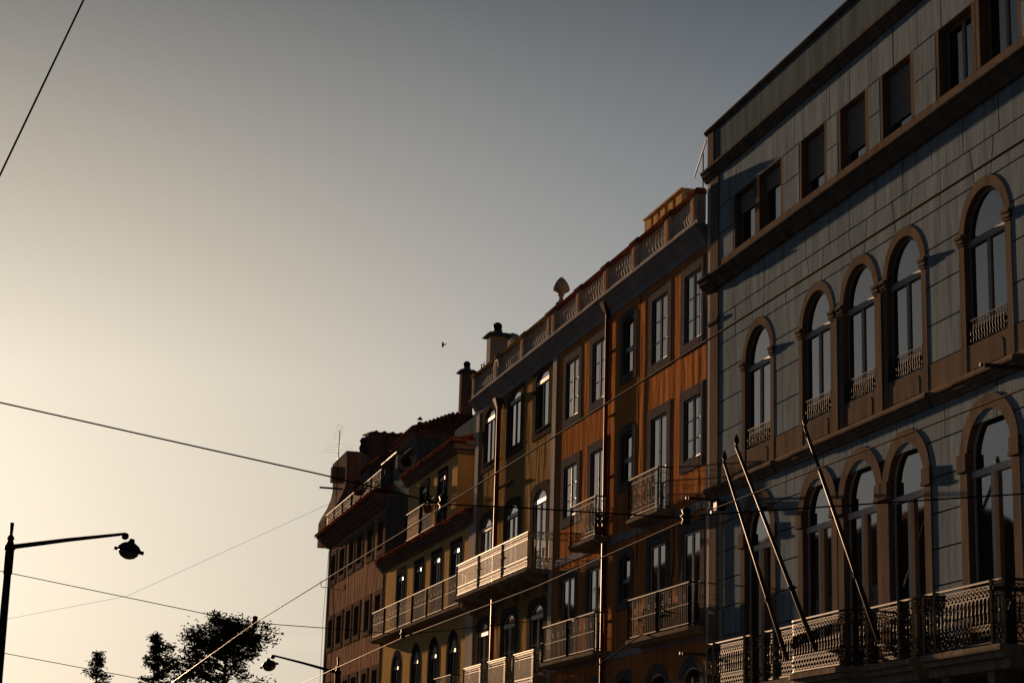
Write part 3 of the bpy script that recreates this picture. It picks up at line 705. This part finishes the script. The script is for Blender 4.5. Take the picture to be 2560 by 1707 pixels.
# ================================================================== yellow house
AZY = -15.4; YL = (-5.15, 81.41); LY = 15.137
yellow = thing('yellow_house', 'yellow plastered house with dark door frames, tiled eaves and a roof-level terrace', 'house', (*YL, 0), frame_of(AZY))
yw = [(3.79, 1.05), (6.94, 1.03), (9.80, 1.15), (12.72, 1.15)]
yv = [(3.55, 1.1), (6.95, 1.04), (9.86, 1.1), (12.72, 1.08)]
holes = [outline(c, w_, 8.85, 11.22) for c, w_ in yw]+[outline(c, w_, 5.7, 7.6, .42) for c, w_ in yv]
wall([(0, 0), (LY, 0), (LY, 12.05), (0, 12.05)], holes, .3, 9, 'yellow', yellow)
def narrow_door(c, w_, z0, zs, rise):
    o = window(yellow, c, w_, z0, zs, rise, frame=.3, top=.24, proud=.02, rec=.05, stone='ystone', sash='greysash', style='leaf', sw=.075, transom=(zs-.25 if not rise else zs-.12), box_glint='box_glint')
    return o
for c, w_ in yw: narrow_door(c, w_, 8.85, 11.22, 0)
for c, w_ in yv: narrow_door(c, w_, 5.7, 7.6, .42)  # arched fanlights: flat cream colour stands in for the sky's reflection
MB().box(LY-.5, LY, -.03, .02, 0, 11.7).build('quoin_strip', 'white', yellow)
yc = [(-.02, 12.08), (.30, 12.08), (.30, 12.02), (.24, 11.99), (.22, 11.93), (.13, 11.88), (.12, 11.8), (.06, 11.77), (.05, 11.69), (-.02, 11.69)]
MB().profile(yc, -.02, LY).build('cornice', 'mauve', yellow)
def eave_tiles(parent, x0, x1, off, z, back, rise_, sp=.21, name='roof_tiles', m='tile', flip=None):
    mb = MB(); n = int((x1-x0)/sp)
    mb.add([(x0, -off+.02, z-.03), (x1, -off+.02, z-.03), (x1, back, z+rise_-.03), (x0, back, z+rise_-.03), (x0, -off+.02, z-.06), (x1, -off+.02, z-.06), (x1, back, z+rise_-.06), (x0, back, z+rise_-.06)], [(0, 1, 2, 3), (4, 7, 6, 5), (0, 4, 5, 1), (1, 5, 6, 2), (2, 6, 7, 3), (3, 7, 4, 0)])
    for i in range(n):
        x = x0+(i+.5)*(x1-x0)/n; j = random.uniform(-.012, .012); L_ = back+off
        k = max(1, int(L_/.4)) if L_ < 2.4 else 6
        for q in range(k):
            t0, t1 = q/k, (q+1)/k
            ya, yb = -off+j+L_*t0, -off+L_*t1; za, zb = z+rise_*t0+.012, z+rise_*t1
            vs = []; fs = []
            for yy, zz, rr in ((ya, za, .5), (yb, zb, .42)):
                for a in range(5): an = pi*a/4; vs.append((x+math.cos(an)*sp*rr, yy, zz+math.sin(an)*.075))
            for a in range(4): fs.append((a, a+1, a+6, a+5))
            fs.append((0, 1, 2, 3, 4)); mb.add(vs, fs)
    o = mb.build(name, m, parent); o['kind'] = 'stuff'; return o
eave_tiles(yellow, -.05, LY, .36, 12.12, .35, .2)
def railing_thing(parent, x0, x1, off, z0, z1, style, m, ends=(True, True), panels=2, name='terrace_railing'):
    return railing(parent, x0, x1, off, z0, z1, style, m, ends, panels, name)
# attic storey
aw = [(7.35, .95), (10.25, .95)]
holes = [outline(c-4.5, w_, 12.35, 14.2) for c, w_ in aw]
at = link('attic', wall_mesh([(0, 11.9), (7.95, 11.9), (7.95, 15.0), (0, 15.0)], holes, .3, .62), yellow, (4.5, .02, 0)); at.data.materials.append(MT['yellow'])
for c, w_ in aw:
    o = window(yellow, c, w_, 12.35, 14.2, 0, frame=.26, top=.22, proud=.02, rec=.05, stone='ystone', sash='greysash', style='leaf', sw=.07, transom=13.98, box_glint='box_glint')
MB().box(4.5, LY, .65, 6, 11.9, 14.9).build('attic_body', 'mauve', yellow)
ac = [(-.02, 14.98), (.24, 14.98), (.24, 14.9), (.16, 14.84), (.14, 14.76), (.05, 14.70), (.04, 14.62), (-.02, 14.62)]
MB().profile(ac, 4.2, 12.47).box(12.4701, 12.64, -.2, .62, 14.76, 14.975).box(12.4701, 12.54, -.05, .62, 14.62, 14.759).build('attic_cornice', 'mauve', yellow)
eave_tiles(yellow, 4.1, 12.6, .32, 15.02, .6, .3)
ev = MB()
for k in range(6): ev.lathe([(.1, 0), (.1, .9)], (12.7+.0*k, -.2+.16*k, 0), 6) if False else None
sc_ = MB()
for k in range(6):
    y = -.2+.16*k; vs = []; fs = []
    for x, zz in ((12.78, 15.0), (12.2, 15.22)):
        for a in range(5): an = pi*a/4; vs.append((x, y+math.cos(an)*.085, zz+math.sin(an)*.08))
    for a in range(4): fs.append((a, a+1, a+6, a+5))
    fs.append((0, 1, 2, 3, 4)); sc_.add(vs, fs)
o = sc_.build('verge_tiles', 'tile', yellow); o['kind'] = 'stuff'
railing(yellow, 5.5, 10.4, .26, 12.25, 13.33, 'bars', 'glintiron', (True, True), 2, 'terrace_railing')
b = slab(yellow, .2, 14.9, .36, 8.92, .17); railing(b, .2, 14.9, .36, 8.95, 9.98, 'bars', 'glintiron', panels=6)
o2 = balc(yellow, 11.6, 14.1, .36, 5.6, 6.6, 'bars', 'iron')
MB().box(8.6, LY-.05, .8, 1.1, 14.9, 16.2).build('party_parapet', 'concrete', yellow)
MB().tube([(14.6, -.02, 12.2), (14.6, -.02, 11.7)], .03, 6).build('gutter_spout', 'pipe', yellow)
# metal ladder between the parapet and the next roof
ld = MB()
for x in (15.0, 15.35): ld.tube([(x, .12, 15.2), (x, .12, 17.35)], .02, 5)
for k in range(8): ld.tube([(15.0, .12, 15.4+.26*k), (15.35, .12, 15.4+.26*k)], .014, 4)
ld.tube([(15.0, .12, 17.35), (14.0, .5, 17.55)], .02, 4).tube([(15.0, .12, 17.2), (14.0, .5, 17.35)], .02, 4)
ld.build('ladder', 'black', yellow)

# ================================================================== pink house
PL = (-8.54, 94.45); LP = 13.98; AZP = -14.6
pink = thing('pink_house', 'mottled pink stucco house at the far end with paired tall windows', 'house', (*PL, 0), frame_of(AZP))
pw = [(1.36, 1.62), (3.70, 1.74), (6.05, 1.62), (8.10, 1.62), (10.56, 1.54), (12.90, 1.62)]
prow = [(12.74, 13.95), (9.58, 10.86), (6.5, 7.76), (3.4, 4.7)]
holes = []; ps = []
for z0, zs in prow:
    for c, w_ in pw: holes.append(outline(c, w_-.5, z0, zs)); ps.append((c, w_-.5, z0, zs))
wall([(0, 0), (LP, 0), (LP, 14.95), (0, 14.95)], holes, .32, 9, 'pink', pink)
for c, w_, z0, zs in ps:
    window(pink, c, w_, z0, zs, 0, frame=.25, top=.22, bot=.23, proud=.025, rec=.16, stone='pstone', sash='black', style='leaf', sw=.06)
MB().box(-.0, .3, -.03, .02, 0, 14.45).build('quoin_strip', 'pstone', pink)
MB().box(13.7, LP, -.025, .02, 0, 14.45).build('quoin_strip', 'pstone', pink)
MB().box(LP+.001, LP+.03, .0, 8.9, 0, 14.9).build('end_wall', 'concrete', pink)
pc = [(-.02, 14.97), (.62, 14.97), (.62, 14.9), (.5, 14.86), (.48, 14.76), (.36, 14.72), (.3, 14.6), (.16, 14.56), (.12, 14.48), (.05, 14.44), (-.02, 14.44)]
MB().profile(pc, -.3, LP+.05).build('cornice', 'mauve', pink)
eave_tiles(pink, -.35, LP+.1, .74, 15.0, .3, .3)
railing(pink, .1, 13.9, .28, 14.98, 16.0, 'bars', 'iron', (True, True), 6, 'terrace_railing')
MB().box(.2, 7.0, -.24, -.22, 15.05, 15.85).build('reed_screen', 'iron', pink)
# attic pavilions set back
def pavilion(x0, x1, y0, depth, zw, zt, roofh):
    a = MB().box(x0, x1, y0, y0+depth, 14.9, zt-.3)
    o = a.build('attic', 'concrete', pink)
    cprof = [(-.02, zt), (.22, zt), (.2, zt-.1), (.1, zt-.16), (.08, zt-.26), (-.02, zt-.32)]
    c = MB().add(*shift(MB().profile(cprof, x0-.2, x1+.2), 0, y0)); c.box(x1+.001, x1+.2, y0-.2, y0+depth, zt-.12, zt-.001).box(x1+.001, x1+.1, y0-.1, y0+depth, zt-.3, zt-.121)
    c.build('attic_cornice', 'mauve', o)
    # hipped tiled roof
    e = .3; X0, X1, Y0, Y1 = x0-e, x1+e, y0-e, y0+depth
    rz = zt+.02; ins = min(depth*.55, (x1-x0)*.45)
    vs = [(X0, Y0, rz), (X1, Y0, rz), (X1, Y1, rz), (X0, Y1, rz), (X0+ins, Y0+depth*.6, rz+roofh), (X1-ins, Y0+depth*.6, rz+roofh), (X1-ins, Y1, rz+roofh), (X0+ins, Y1, rz+roofh)]
    r = MB().add(vs, [(0, 1, 5, 4), (1, 2, 6, 5), (3, 0, 4, 7), (4, 5, 6, 7), (0, 3, 2, 1), (2, 3, 7, 6)])
    ro = r.build('roof', 'tile', o)
    return o
def shift(mb, dx, dy): return [(x+dx, y+dy, z) for x, y, z in mb.v], mb.f
def ridges(o, x0, x1, y0, z, depth, rise_, n, end=False):
    m = MB()
    for i in range(n):
        t = (i+.5)/n
        if not end: p = x0+(x1-x0)*t; m.tube([(p, y0, z), (p+.0, y0+depth, z+rise_)], .075, 6)
        else:
            p = y0+depth*t; f = min(1, (p-y0)/(depth*.6)); m.tube([(x1, p, z), (x1+(x0-x1)*f, p, z+rise_*f)], .075, 6)
    r = m.build('roof_tiles', 'tile', o); r['kind'] = 'stuff'
pa = pavilion(2.2, 6.3, 1.25, 1.6, 14.9, 17.85, .35); ridges(pa, 1.9, 6.6, .95, 17.9, .8, .14, 20)
pb = pavilion(8.8, 13.6, 1.25, 3.4, 14.9, 17.85, 1.15)
ridges(pb, 8.5, 13.9, .95, 17.9, .6, .22, 24); ridges(pb, 12.03, 13.9, .95, 17.9, 3.7, 1.15, 18, True)
MB().box(4.05, 1, 1, 1, 1, 1) if False else None
blk = MB().box(2.2, 4.05, 1.02, 4.6, 15, 19.45).build('stair_tower', 'mauve', pink)
tt = MB()
for k in range(9): y = 1.25+.4*k; tt.tube([(4.2, y, 19.5), (1.9, y, 19.75)], .1, 6)
tt.add([(4.2, 1.0, 19.46), (4.2, 4.7, 19.46), (1.9, 4.7, 19.72), (1.9, 1.0, 19.72), (4.2, 1.0, 19.52), (4.2, 4.7, 19.52), (1.9, 4.7, 19.78), (1.9, 1.0, 19.78)], [(0, 1, 2, 3), (4, 7, 6, 5), (0, 4, 5, 1), (1, 5, 6, 2), (2, 6, 7, 3), (3, 7, 4, 0)])
tt.build('roof_tiles', 'tile', blk)['kind'] = 'stuff'
for yy, a, b_ in ((.78, 18.6, 19.3), (.9, 19.3, 19.5)): MB().box(3.2, 4.0, yy, 1.01, a, b_).build('stair_tower_pier', 'mauve', blk)
MB().lathe([(.16, 18.55), (.22, 18.75), (.14, 18.95), (.2, 19.1), (.1, 19.25)], (3.9, .72, 0), 7).build('carved_corbel', 'olivestone', blk)
wv = [(.60, 19.3), (.66, 17.9), (.6, 17.5), (.42, 17.0), (.15, 16.5), (.02, 16.2), (.02, 14.98), (7, 14.98), (7, 19.3)]
vs = [(0.0, y, z) for y, z in wv]+[(-4.0, y, z) for y, z in wv]; n_ = len(wv)
MB().add(vs, [tuple(range(n_)), tuple(range(2*n_-1, n_-1, -1))]+[(i, i+n_, (i+1) % n_+n_, (i+1) % n_) for i in range(n_)]).build('mansard_end', 'mauve', pink)
MB().box(-.6, -.1, -.05, .6, 17.75, 18.5).build('mansard_ledge', 'mauve', pink)
MB().box(-.05, .05, -.65, .5, 17.35, 17.43).build('mansard_beam', 'pstone', pink)
MB().tube([(10, 2.1, 17.9), (10, 2.1, 18.95)], .085, 8).lathe([(.1, 18.7), (.115, 18.72), (.115, 18.92), (.1, 18.95)], (10, 2.1, 0), 8).lathe([(.14, 19.06), (.005, 19.2)], (10, 2.1, 0), 8).tube([(10, 2.1, 18.95), (10, 2.1, 19.1)], .012, 4).build('flue_pipe', 'black', pink)
chimney(pink, 10.35, 10.75, 3.75, 4.3, 17.5, 21.2, 'mauve')
MB().tube([(.05, -.05, 14.3), (.0, -.15, 11), (-.02, -.12, 0)], .012, 4).tube([(.0, 0, 12.55), (.0, -.3, 12.55), (.0, -.34, 12.62), (.0, -.34, 12.85)], .018, 5).build('cable', 'cable', pink)
# things on the terraces
def P3(base, az, u, off, z): return local(base, az, u, off, z)
aw_ = thing('awning', 'dark folding awning under the attic eave of the pink house', 'awning', (*PL, 0), frame_of(AZP))
MB().add([(9.6, 1.2, 17.35), (12.9, 1.2, 17.35), (12.9, .55, 16.98), (9.6, .55, 16.98), (9.6, 1.2, 17.32), (12.9, 1.2, 17.32), (12.9, .55, 16.95), (9.6, .55, 16.95)], [(0, 1, 2, 3), (4, 7, 6, 5), (0, 4, 5, 1), (1, 5, 6, 2), (2, 6, 7, 3), (3, 7, 4, 0)]).build('cloth', 'awning', aw_)
MB().tube([(9.6, .54, 16.97), (12.9, .54, 16.97)], .035, 6).build('front_bar', 'castiron', aw_)
acu = thing('air_conditioner', 'boxy air conditioner on a bracket beside the attic awning', 'air conditioner', local(PL, AZP, 13.75, -.75, 16.1), frame_of(AZP))
MB().box(-.15, .15, -.38, .38, 0, .56).build('housing', 'shutter', acu); MB().lathe([(.24, 0), (.24, .02)], (0, 0, 0), 12).build('fan_grille', 'black', acu).matrix_local = Matrix.Translation((.15, 0, .31)) @ Matrix.Rotation(pi/2, 4, 'Y')
MB().tube([(-.1, -.3, 0), (-.1, .4, -.35)], .02, 4).tube([(.1, -.3, 0), (.1, .4, -.35)], .02, 4).build('bracket', 'black', acu)
def foliage(n, rx, ry, rz, size, seed, zc=0):
    rnd = random.Random(seed); m = MB()
    for i in range(n):
        while True:
            p = Vector((rnd.uniform(-1, 1), rnd.uniform(-1, 1), rnd.uniform(-1, 1)))
            if p.length < 1: break
        p = Vector((p.x*rx, p.y*ry, p.z*rz+zc)); d = Vector((rnd.gauss(0, 1), rnd.gauss(0, 1), rnd.gauss(0, 1))).normalized(); e = d.orthogonal().normalized(); s_ = size*rnd.uniform(.6, 1.3)
        m.add([tuple(p-d*s_), tuple(p+e*s_*.5), tuple(p+d*s_), tuple(p-e*s_*.5)], [(0, 1, 2, 3)])
    return m
for i, (base, az, u, off, z, mm, lab) in enumerate(((PL, AZP, 8.3, .3, 15.75, 'red', 'red-flowered pot plant hanging on the pink house terrace rail'), (PL, AZP, 13.0, .2, 15.1, 'leaf', 'bushy dark potted plant on the terrace end beside the yellow house'), (YL, AZY, 9.2, .3, 12.9, 'leaf', 'dark trailing plant on the terrace rail of the yellow house'), (OL, AZO, 4.9, .2, 9.32, 'leaf', 'squat potted plant on the balcony beside the rust downpipe'), (OL, AZO, 8.9, .2, 6.3, 'leaf', 'leafy potted plant behind the lower right orange house balcony rail'), (OL, AZO, 10.6, .22, 6.3, 'leaf', 'tall potted plant in the middle of the lower right orange house balcony'))):
    t = thing('potted_plant', lab, 'plant', local(base, az, u, off, z), frame_of(az))
    MB().lathe([(.1, 0), (.14, .2), (.15, .22), (.13, .24)], (0, 0, 0), 8).build('pot', 'tile', t)
    foliage(160, .3, .2, .28, .05, i, .42).build('foliage', 'leaf', t)
    if mm == 'red': foliage(60, .32, .22, .2, .04, i+50, .42).build('flowers', 'red', t)
# TV antenna on the pink house
an = thing('tv_antenna', 'thin roof mast with two yagi aerials against the sky', 'antenna', local(PL, AZP, 1.7, .1, 15.0), frame_of(AZP))
MB().tube([(0, 0, 0), (.05, 0, 2.6), (.1, 0, 5.0)], .019, 6).build('mast', 'black', an)
y1 = MB().tube([(-1.1, .1, 4.78), (.9, -.1, 5.02)], .010, 4)
for k in range(9): t = k/8; y1.tube([(-1.1+2*t, .1-.2*t-.2, 4.78+.24*t), (-1.1+2*t, .1-.2*t+.2, 4.78+.24*t)], .004, 4)
y1.build('upper_aerial', 'black', an)
y2 = MB().tube([(-.9, 0, 4.0), (.9, 0, 4.1)], .008, 4)
for k in range(4): t = k/3; y2.tube([(-.9+1.8*t, -.65, 4.0+.1*t), (-.9+1.8*t, .65, 4.0+.1*t)], .004, 4)
y2.tube([(-.2, 0, 3.55), (.2, 0, 3.55)], .03, 5); y2.build('lower_aerial', 'black', an)

# ================================================================== houses across the street, mirrored in the lower panes
def across(label, u0, u1, h, m):
    n_ = Vector((-math.cos(R(AZB)), math.sin(R(AZB)), 0)); d_ = Vector((math.sin(R(AZB)), math.cos(R(AZB)), 0))
    p = n_*12+d_*u0; t = thing('terraced_house', label, 'house', (p.x, p.y, 0), frame_of(AZB)+pi, 'houses across the street')
    L_ = u1-u0; cols = [1.6+2.6*i for i in range(int((L_-1.8)/2.6)+1)]; hs = []
    for q in range(int((h-2)/3.6)):
        for c in cols: hs.append((c, 1.2, 1.6+3.6*q, 3.6+3.6*q))
    wall([(0, 0), (L_, 0), (L_, h), (0, h)], [outline(*q) for q in hs], .3, 9, m, t)
    for c, w_, a, b in hs: window(t, c, w_, a, b, 0, frame=.2, proud=.02, rec=.1, stone='pstone', sash='sash', style='leaf')
    MB().profile([(-.02, h), (.4, h), (.38, h-.1), (.1, h-.4), (-.02, h-.4)], -.1, L_+.1).build('cornice', 'greypaint', t)
    MB().add([(0, 0, h+.01), (L_, 0, h+.01), (L_, 9, h+.01), (0, 9, h+.01), (0, 4.5, h+2), (L_, 4.5, h+2)], [(0, 1, 5, 4), (2, 3, 4, 5), (1, 2, 5), (3, 0, 4), (0, 3, 2, 1)]).build('roof', 'tile', t)
across('tall ochre house across the street, nearest of the far row', 92, 113, 17.2, 'olive')
across('pink house across the street, second of the far row', 113.3, 134, 18.4, 'pink')
across('white house across the street, third of the far row', 134.3, 156, 16.6, 'white')
across('yellow house across the street, last of the far row', 156.3, 182, 18.0, 'yellow')

# ================================================================== street lamps
def lamp(name_label, loc, armvec, h, s=1.0):
    t = thing('street_lamp', name_label, 'street lamp', (loc[0], loc[1], 0), 0, 'street lamps on long arms')
    MB().tube([(0, 0, 0), (0, 0, h*.55), (0, 0, h-.4)], [.13, .11, .085], 10).build('post', 'black', t, True)
    MB().lathe([(.1, h-1.05), (.115, h-1.0), (.115, h-.45), (.14, h-.42), (.14, h-.34), (.1, h-.3), (.07, h-.22), (.095, h-.15), (.07, h-.1), (.04, h-.06), (.055, h+.22), (.05, h+.24), (.01, h+.25)], (0, 0, 0), 10).build('post_cap', 'black', t, True)
    a = Vector(armvec); z = h-.37
    MB().tube([(0, 0, z), (a.x*.5, a.y*.5, z+a.z*.53), (a.x, a.y, z+a.z)], [.065, .052, .038], 8).build('arm', 'black', t, True)
    d = a.copy(); d.z = 0; d.normalize(); e = Vector((a.x, a.y, z+a.z))
    MB().lathe([(.02, -.09), (.08, -.06), (.095, 0), (.08, .06), (.02, .09)], tuple(e-Vector((0, 0, .06))), 8).build('arm_knuckle', 'black', t, True)
    hd = MB().lathe([(.05, .28), (.08, .2), (.2, .14), (.27, .06), (.29, 0), (.25, -.02)], (0, 0, 0), 14)
    o = hd.build('lamp_head', 'black', t, True); o.location = e+Vector((0, 0, -.42))+d*.12; o.rotation_euler = (0, .22 if a.x > 0 else -.22, 0); o.scale = (1.1, .8, 1.1)
    bw = MB().lathe([(.245, 0), (.23, -.08), (.17, -.15), (.08, -.19), (.01, -.2)], (0, 0, 0), 14).build('lamp_glass', 'glass', o, True)
    MB().box(.27, .34, -.05, .05, -.02, .06).box(-.34, -.27, -.05, .05, -.05, .02).build('latch', 'black', o)
    return t
lamp('black street lamp at the left edge, its long arm reaching right over the sky', (-12.32, 48.46), (2.72, .6, .5), 8.36)
lamp('black street lamp before the pink house, its arm reaching left beside the big tree', (-6.63, 79.72), (-2.62, -.26, .6), 7.8)

# ================================================================== overhead wires
def wire(label, pts, r, m='cable', sag=0, group='overhead tram wires', name='overhead_wire'):
    P = [Vector(p) for p in pts]; out = []
    for i in range(len(P)-1):
        k = 10 if sag else 2
        for j in range(k):
            t = j/k; p = P[i].lerp(P[i+1], t); p.z -= sag*4*t*(1-t)*(P[i+1]-P[i]).length/30; out.append(p)
    out.append(P[-1]); c = out[0]; t = thing(name, label, 'wire', tuple(c), 0, group)
    MB().tube([tuple(p-c) for p in out], r, 5).build('wire', m, t); return t, c
def clamp(t, c, p, s=1.0):
    q = Vector(p)-c
    MB().lathe([(.03*s, -.12*s), (.07*s, -.1*s), (.05*s, -.04*s), (.09*s, 0), (.05*s, .04*s), (.07*s, .1*s), (.03*s, .13*s)], tuple(q+Vector((0, 0, .02))), 8).build('insulator', 'black', t, True)
dirS = Vector((math.sin(R(AZB)), math.cos(R(AZB)), 0))
wire('upper contact wire crossing the blue facade and running off along the street', [(4.2, 8.2, 6.0), (3.27, 11.93, 6.0), (1.8, 17.47, 6.0), (-.92, 27.66, 6.0), (-5.75, 45.45, 6.0), (-11.21, 67.17, 6.0), (-13.2, 75, 6.0)], .011, 'copper')
wire('lower contact wire crossing the orange and ochre facades down to the bottom edge', [(6.2, 15.0, 6.0), (5.14, 19.09, 6.0), (2.71, 27.79, 6.0), (.59, 36.84, 6.0), (-2.42, 47.87, 6.0), (-6.38, 64.47, 6.0), (-9, 75, 6.0)], .011, 'copper')
t, c = wire('thick black span wire crossing from the left edge to the blue house', [(-8.2, 27.1, 7.44), (-7.28, 27.35, 7.27), (-5.05, 27.85, 6.91), (-2.68, 28.17, 6.50), (-.94, 28.28, 6.14), (.1, 28.3, 6.13), (2.44, 28.19, 6.03), (3.01, 28.14, 6.09), (7.31, 27.34, 6.38), (9.5, 26.9, 6.55)], .012)
clamp(t, c, (-.93, 28.2, 6.12)); clamp(t, c, (2.6, 28.15, 6.02))
t, c = wire('thin farther span wire meeting the insulator above the big tree', [(-12.6, 45.3, 7.2), (-11.75, 45.51, 7.04), (-7.15, 46.45, 6.3), (-5.91, 46.63, 6.12), (-3.8, 46.85, 6.05), (-2.37, 46.94, 5.97), (.05, 47.0, 6.31), (1.17, 46.99, 6.44), (2.2, 46.9, 6.55)], .010)
clamp(t, c, (-5.9, 46.6, 6.12), 1.1); clamp(t, c, (-2.42, 47.4, 6.02), .9)
wire('thin span wire low in the left corner behind the small trees', [(-18.3, 67.6, 7.1), (-17.26, 67.84, 6.92), (-12.67, 68.84, 6.25), (-10, 69.4, 6.0)], .013, 'copper')
wire('heavy cable cutting the top left corner of the sky', [(-4.30, 19.55, 11.2), (-4.68, 19.44, 10.05), (-5.35, 19.27, 7.99), (-5.7, 19.2, 6.9)], .011)
wire('faint distant cable rising from the left edge to the pink house roof', [(-28, 106.3, 11.6), (-26.97, 106.64, 11.75), (-20.78, 108.02, 13.34), (-9.76, 109.57, 19.19)], .008)

# ================================================================== trees
def crown_tree(label, loc, h, rad, seed, mm='leaf', kind='broad', n=9000):
    rnd = random.Random(seed); t = thing('tree', label, 'tree', loc)
    tr = MB(); lf = MB()
    def leafs(p, r, k, sz):
        for i in range(k):
            q = Vector((rnd.gauss(0, .5), rnd.gauss(0, .5), rnd.gauss(0, .32)))*r+p; d = Vector((rnd.gauss(0, 1), rnd.gauss(0, 1), rnd.gauss(0, .6))).normalized(); e = d.orthogonal().normalized(); s_ = sz*rnd.uniform(.6, 1.4)
            lf.add([tuple(q-d*s_), tuple(q+e*s_*.45), tuple(q+d*s_), tuple(q-e*s_*.45)], [(0, 1, 2, 3)])
    if kind == 'broad':
        tr.tube([(0, 0, 0), (.1, 0, h*.3), (.05, .1, h*.55), (.2, 0, h*.8)], [.4, .32, .22, .1], 8)
        k = 34
        for i in range(k):
            t0 = .42+.5*rnd.random(); b0 = Vector((.1, 0, h*t0)); an = rnd.uniform(0, 2*pi); ln = rad*(1.12-.75*max(0, (t0-.55))/.45)*rnd.uniform(.55, 1.05)
            tip = b0+Vector((math.cos(an)*ln, math.sin(an)*ln, ln*rnd.uniform(.15, .55)));
            if tip.z > h: tip.z = h-rnd.uniform(0, .5)
            mid = b0.lerp(tip, .5)+Vector((0, 0, .3)); tr.tube([tuple(b0), tuple(mid), tuple(tip)], [.1, .07, .03], 5)
            for j in range(7):
                p = b0.lerp(tip, .35+.65*j/6)+Vector((rnd.gauss(0, .5), rnd.gauss(0, .5), rnd.gauss(.1, .35))); leafs(p, rnd.uniform(.5, .95), n//(k*7), .15)
    elif kind == 'cone':
        tr.tube([(0, 0, 0), (0, 0, h)], [.25, .03], 7)
        k = 60
        for i in range(k):
            t0 = .25+.75*(i/k)**.9; ln = rad*(1-t0)**.7*1.15*rnd.uniform(.7, 1.15)+.12; an = rnd.uniform(0, 2*pi); b0 = Vector((0, 0, h*t0)); tip = b0+Vector((math.cos(an)*ln, math.sin(an)*ln, ln*rnd.uniform(.0, .5)))
            tr.tube([tuple(b0), tuple(tip)], [.04, .015], 4)
            for j in range(4): leafs(b0.lerp(tip, .3+.7*j/3), .34, n//(k*4), .11)
    tr.build('trunk', 'bark', t); lf.build('crown', mm, t); return t
crown_tree('broad spreading tree with open branching crown, largest on the skyline', (-21.0, 148.6, 0), 16.9, 4.6, 3, 'leaf', 'broad', 15000)
crown_tree('narrow dense conifer just left of the big spreading tree', (-26.0, 147.8, 0), 14.85, 2.1, 5, 'conifer', 'cone', 9000)
crown_tree('loose pointed conifer, smallest and leftmost of the skyline trees', (-30.1, 147.0, 0), 13.35, 2.4, 8, 'conifer', 'cone', 5000)

# ================================================================== bird
bd = thing('bird', 'tiny dark bird flying in the open sky above the far roofs', 'bird', (-2.18, 59.96, 16.3))
MB().lathe([(.005, -.1), (.03, -.05), (.035, .02), (.02, .08), (.003, .11)], (0, 0, 0), 6).build('body', 'black', bd)
MB().add([(0, 0, .02), (.16, .05, .06), (.02, 0, -.03)], [(0, 1, 2)]).add([(0, 0, .02), (-.06, .12, .1), (.0, .03, -.03)], [(0, 1, 2)]).build('wing', 'black', bd)
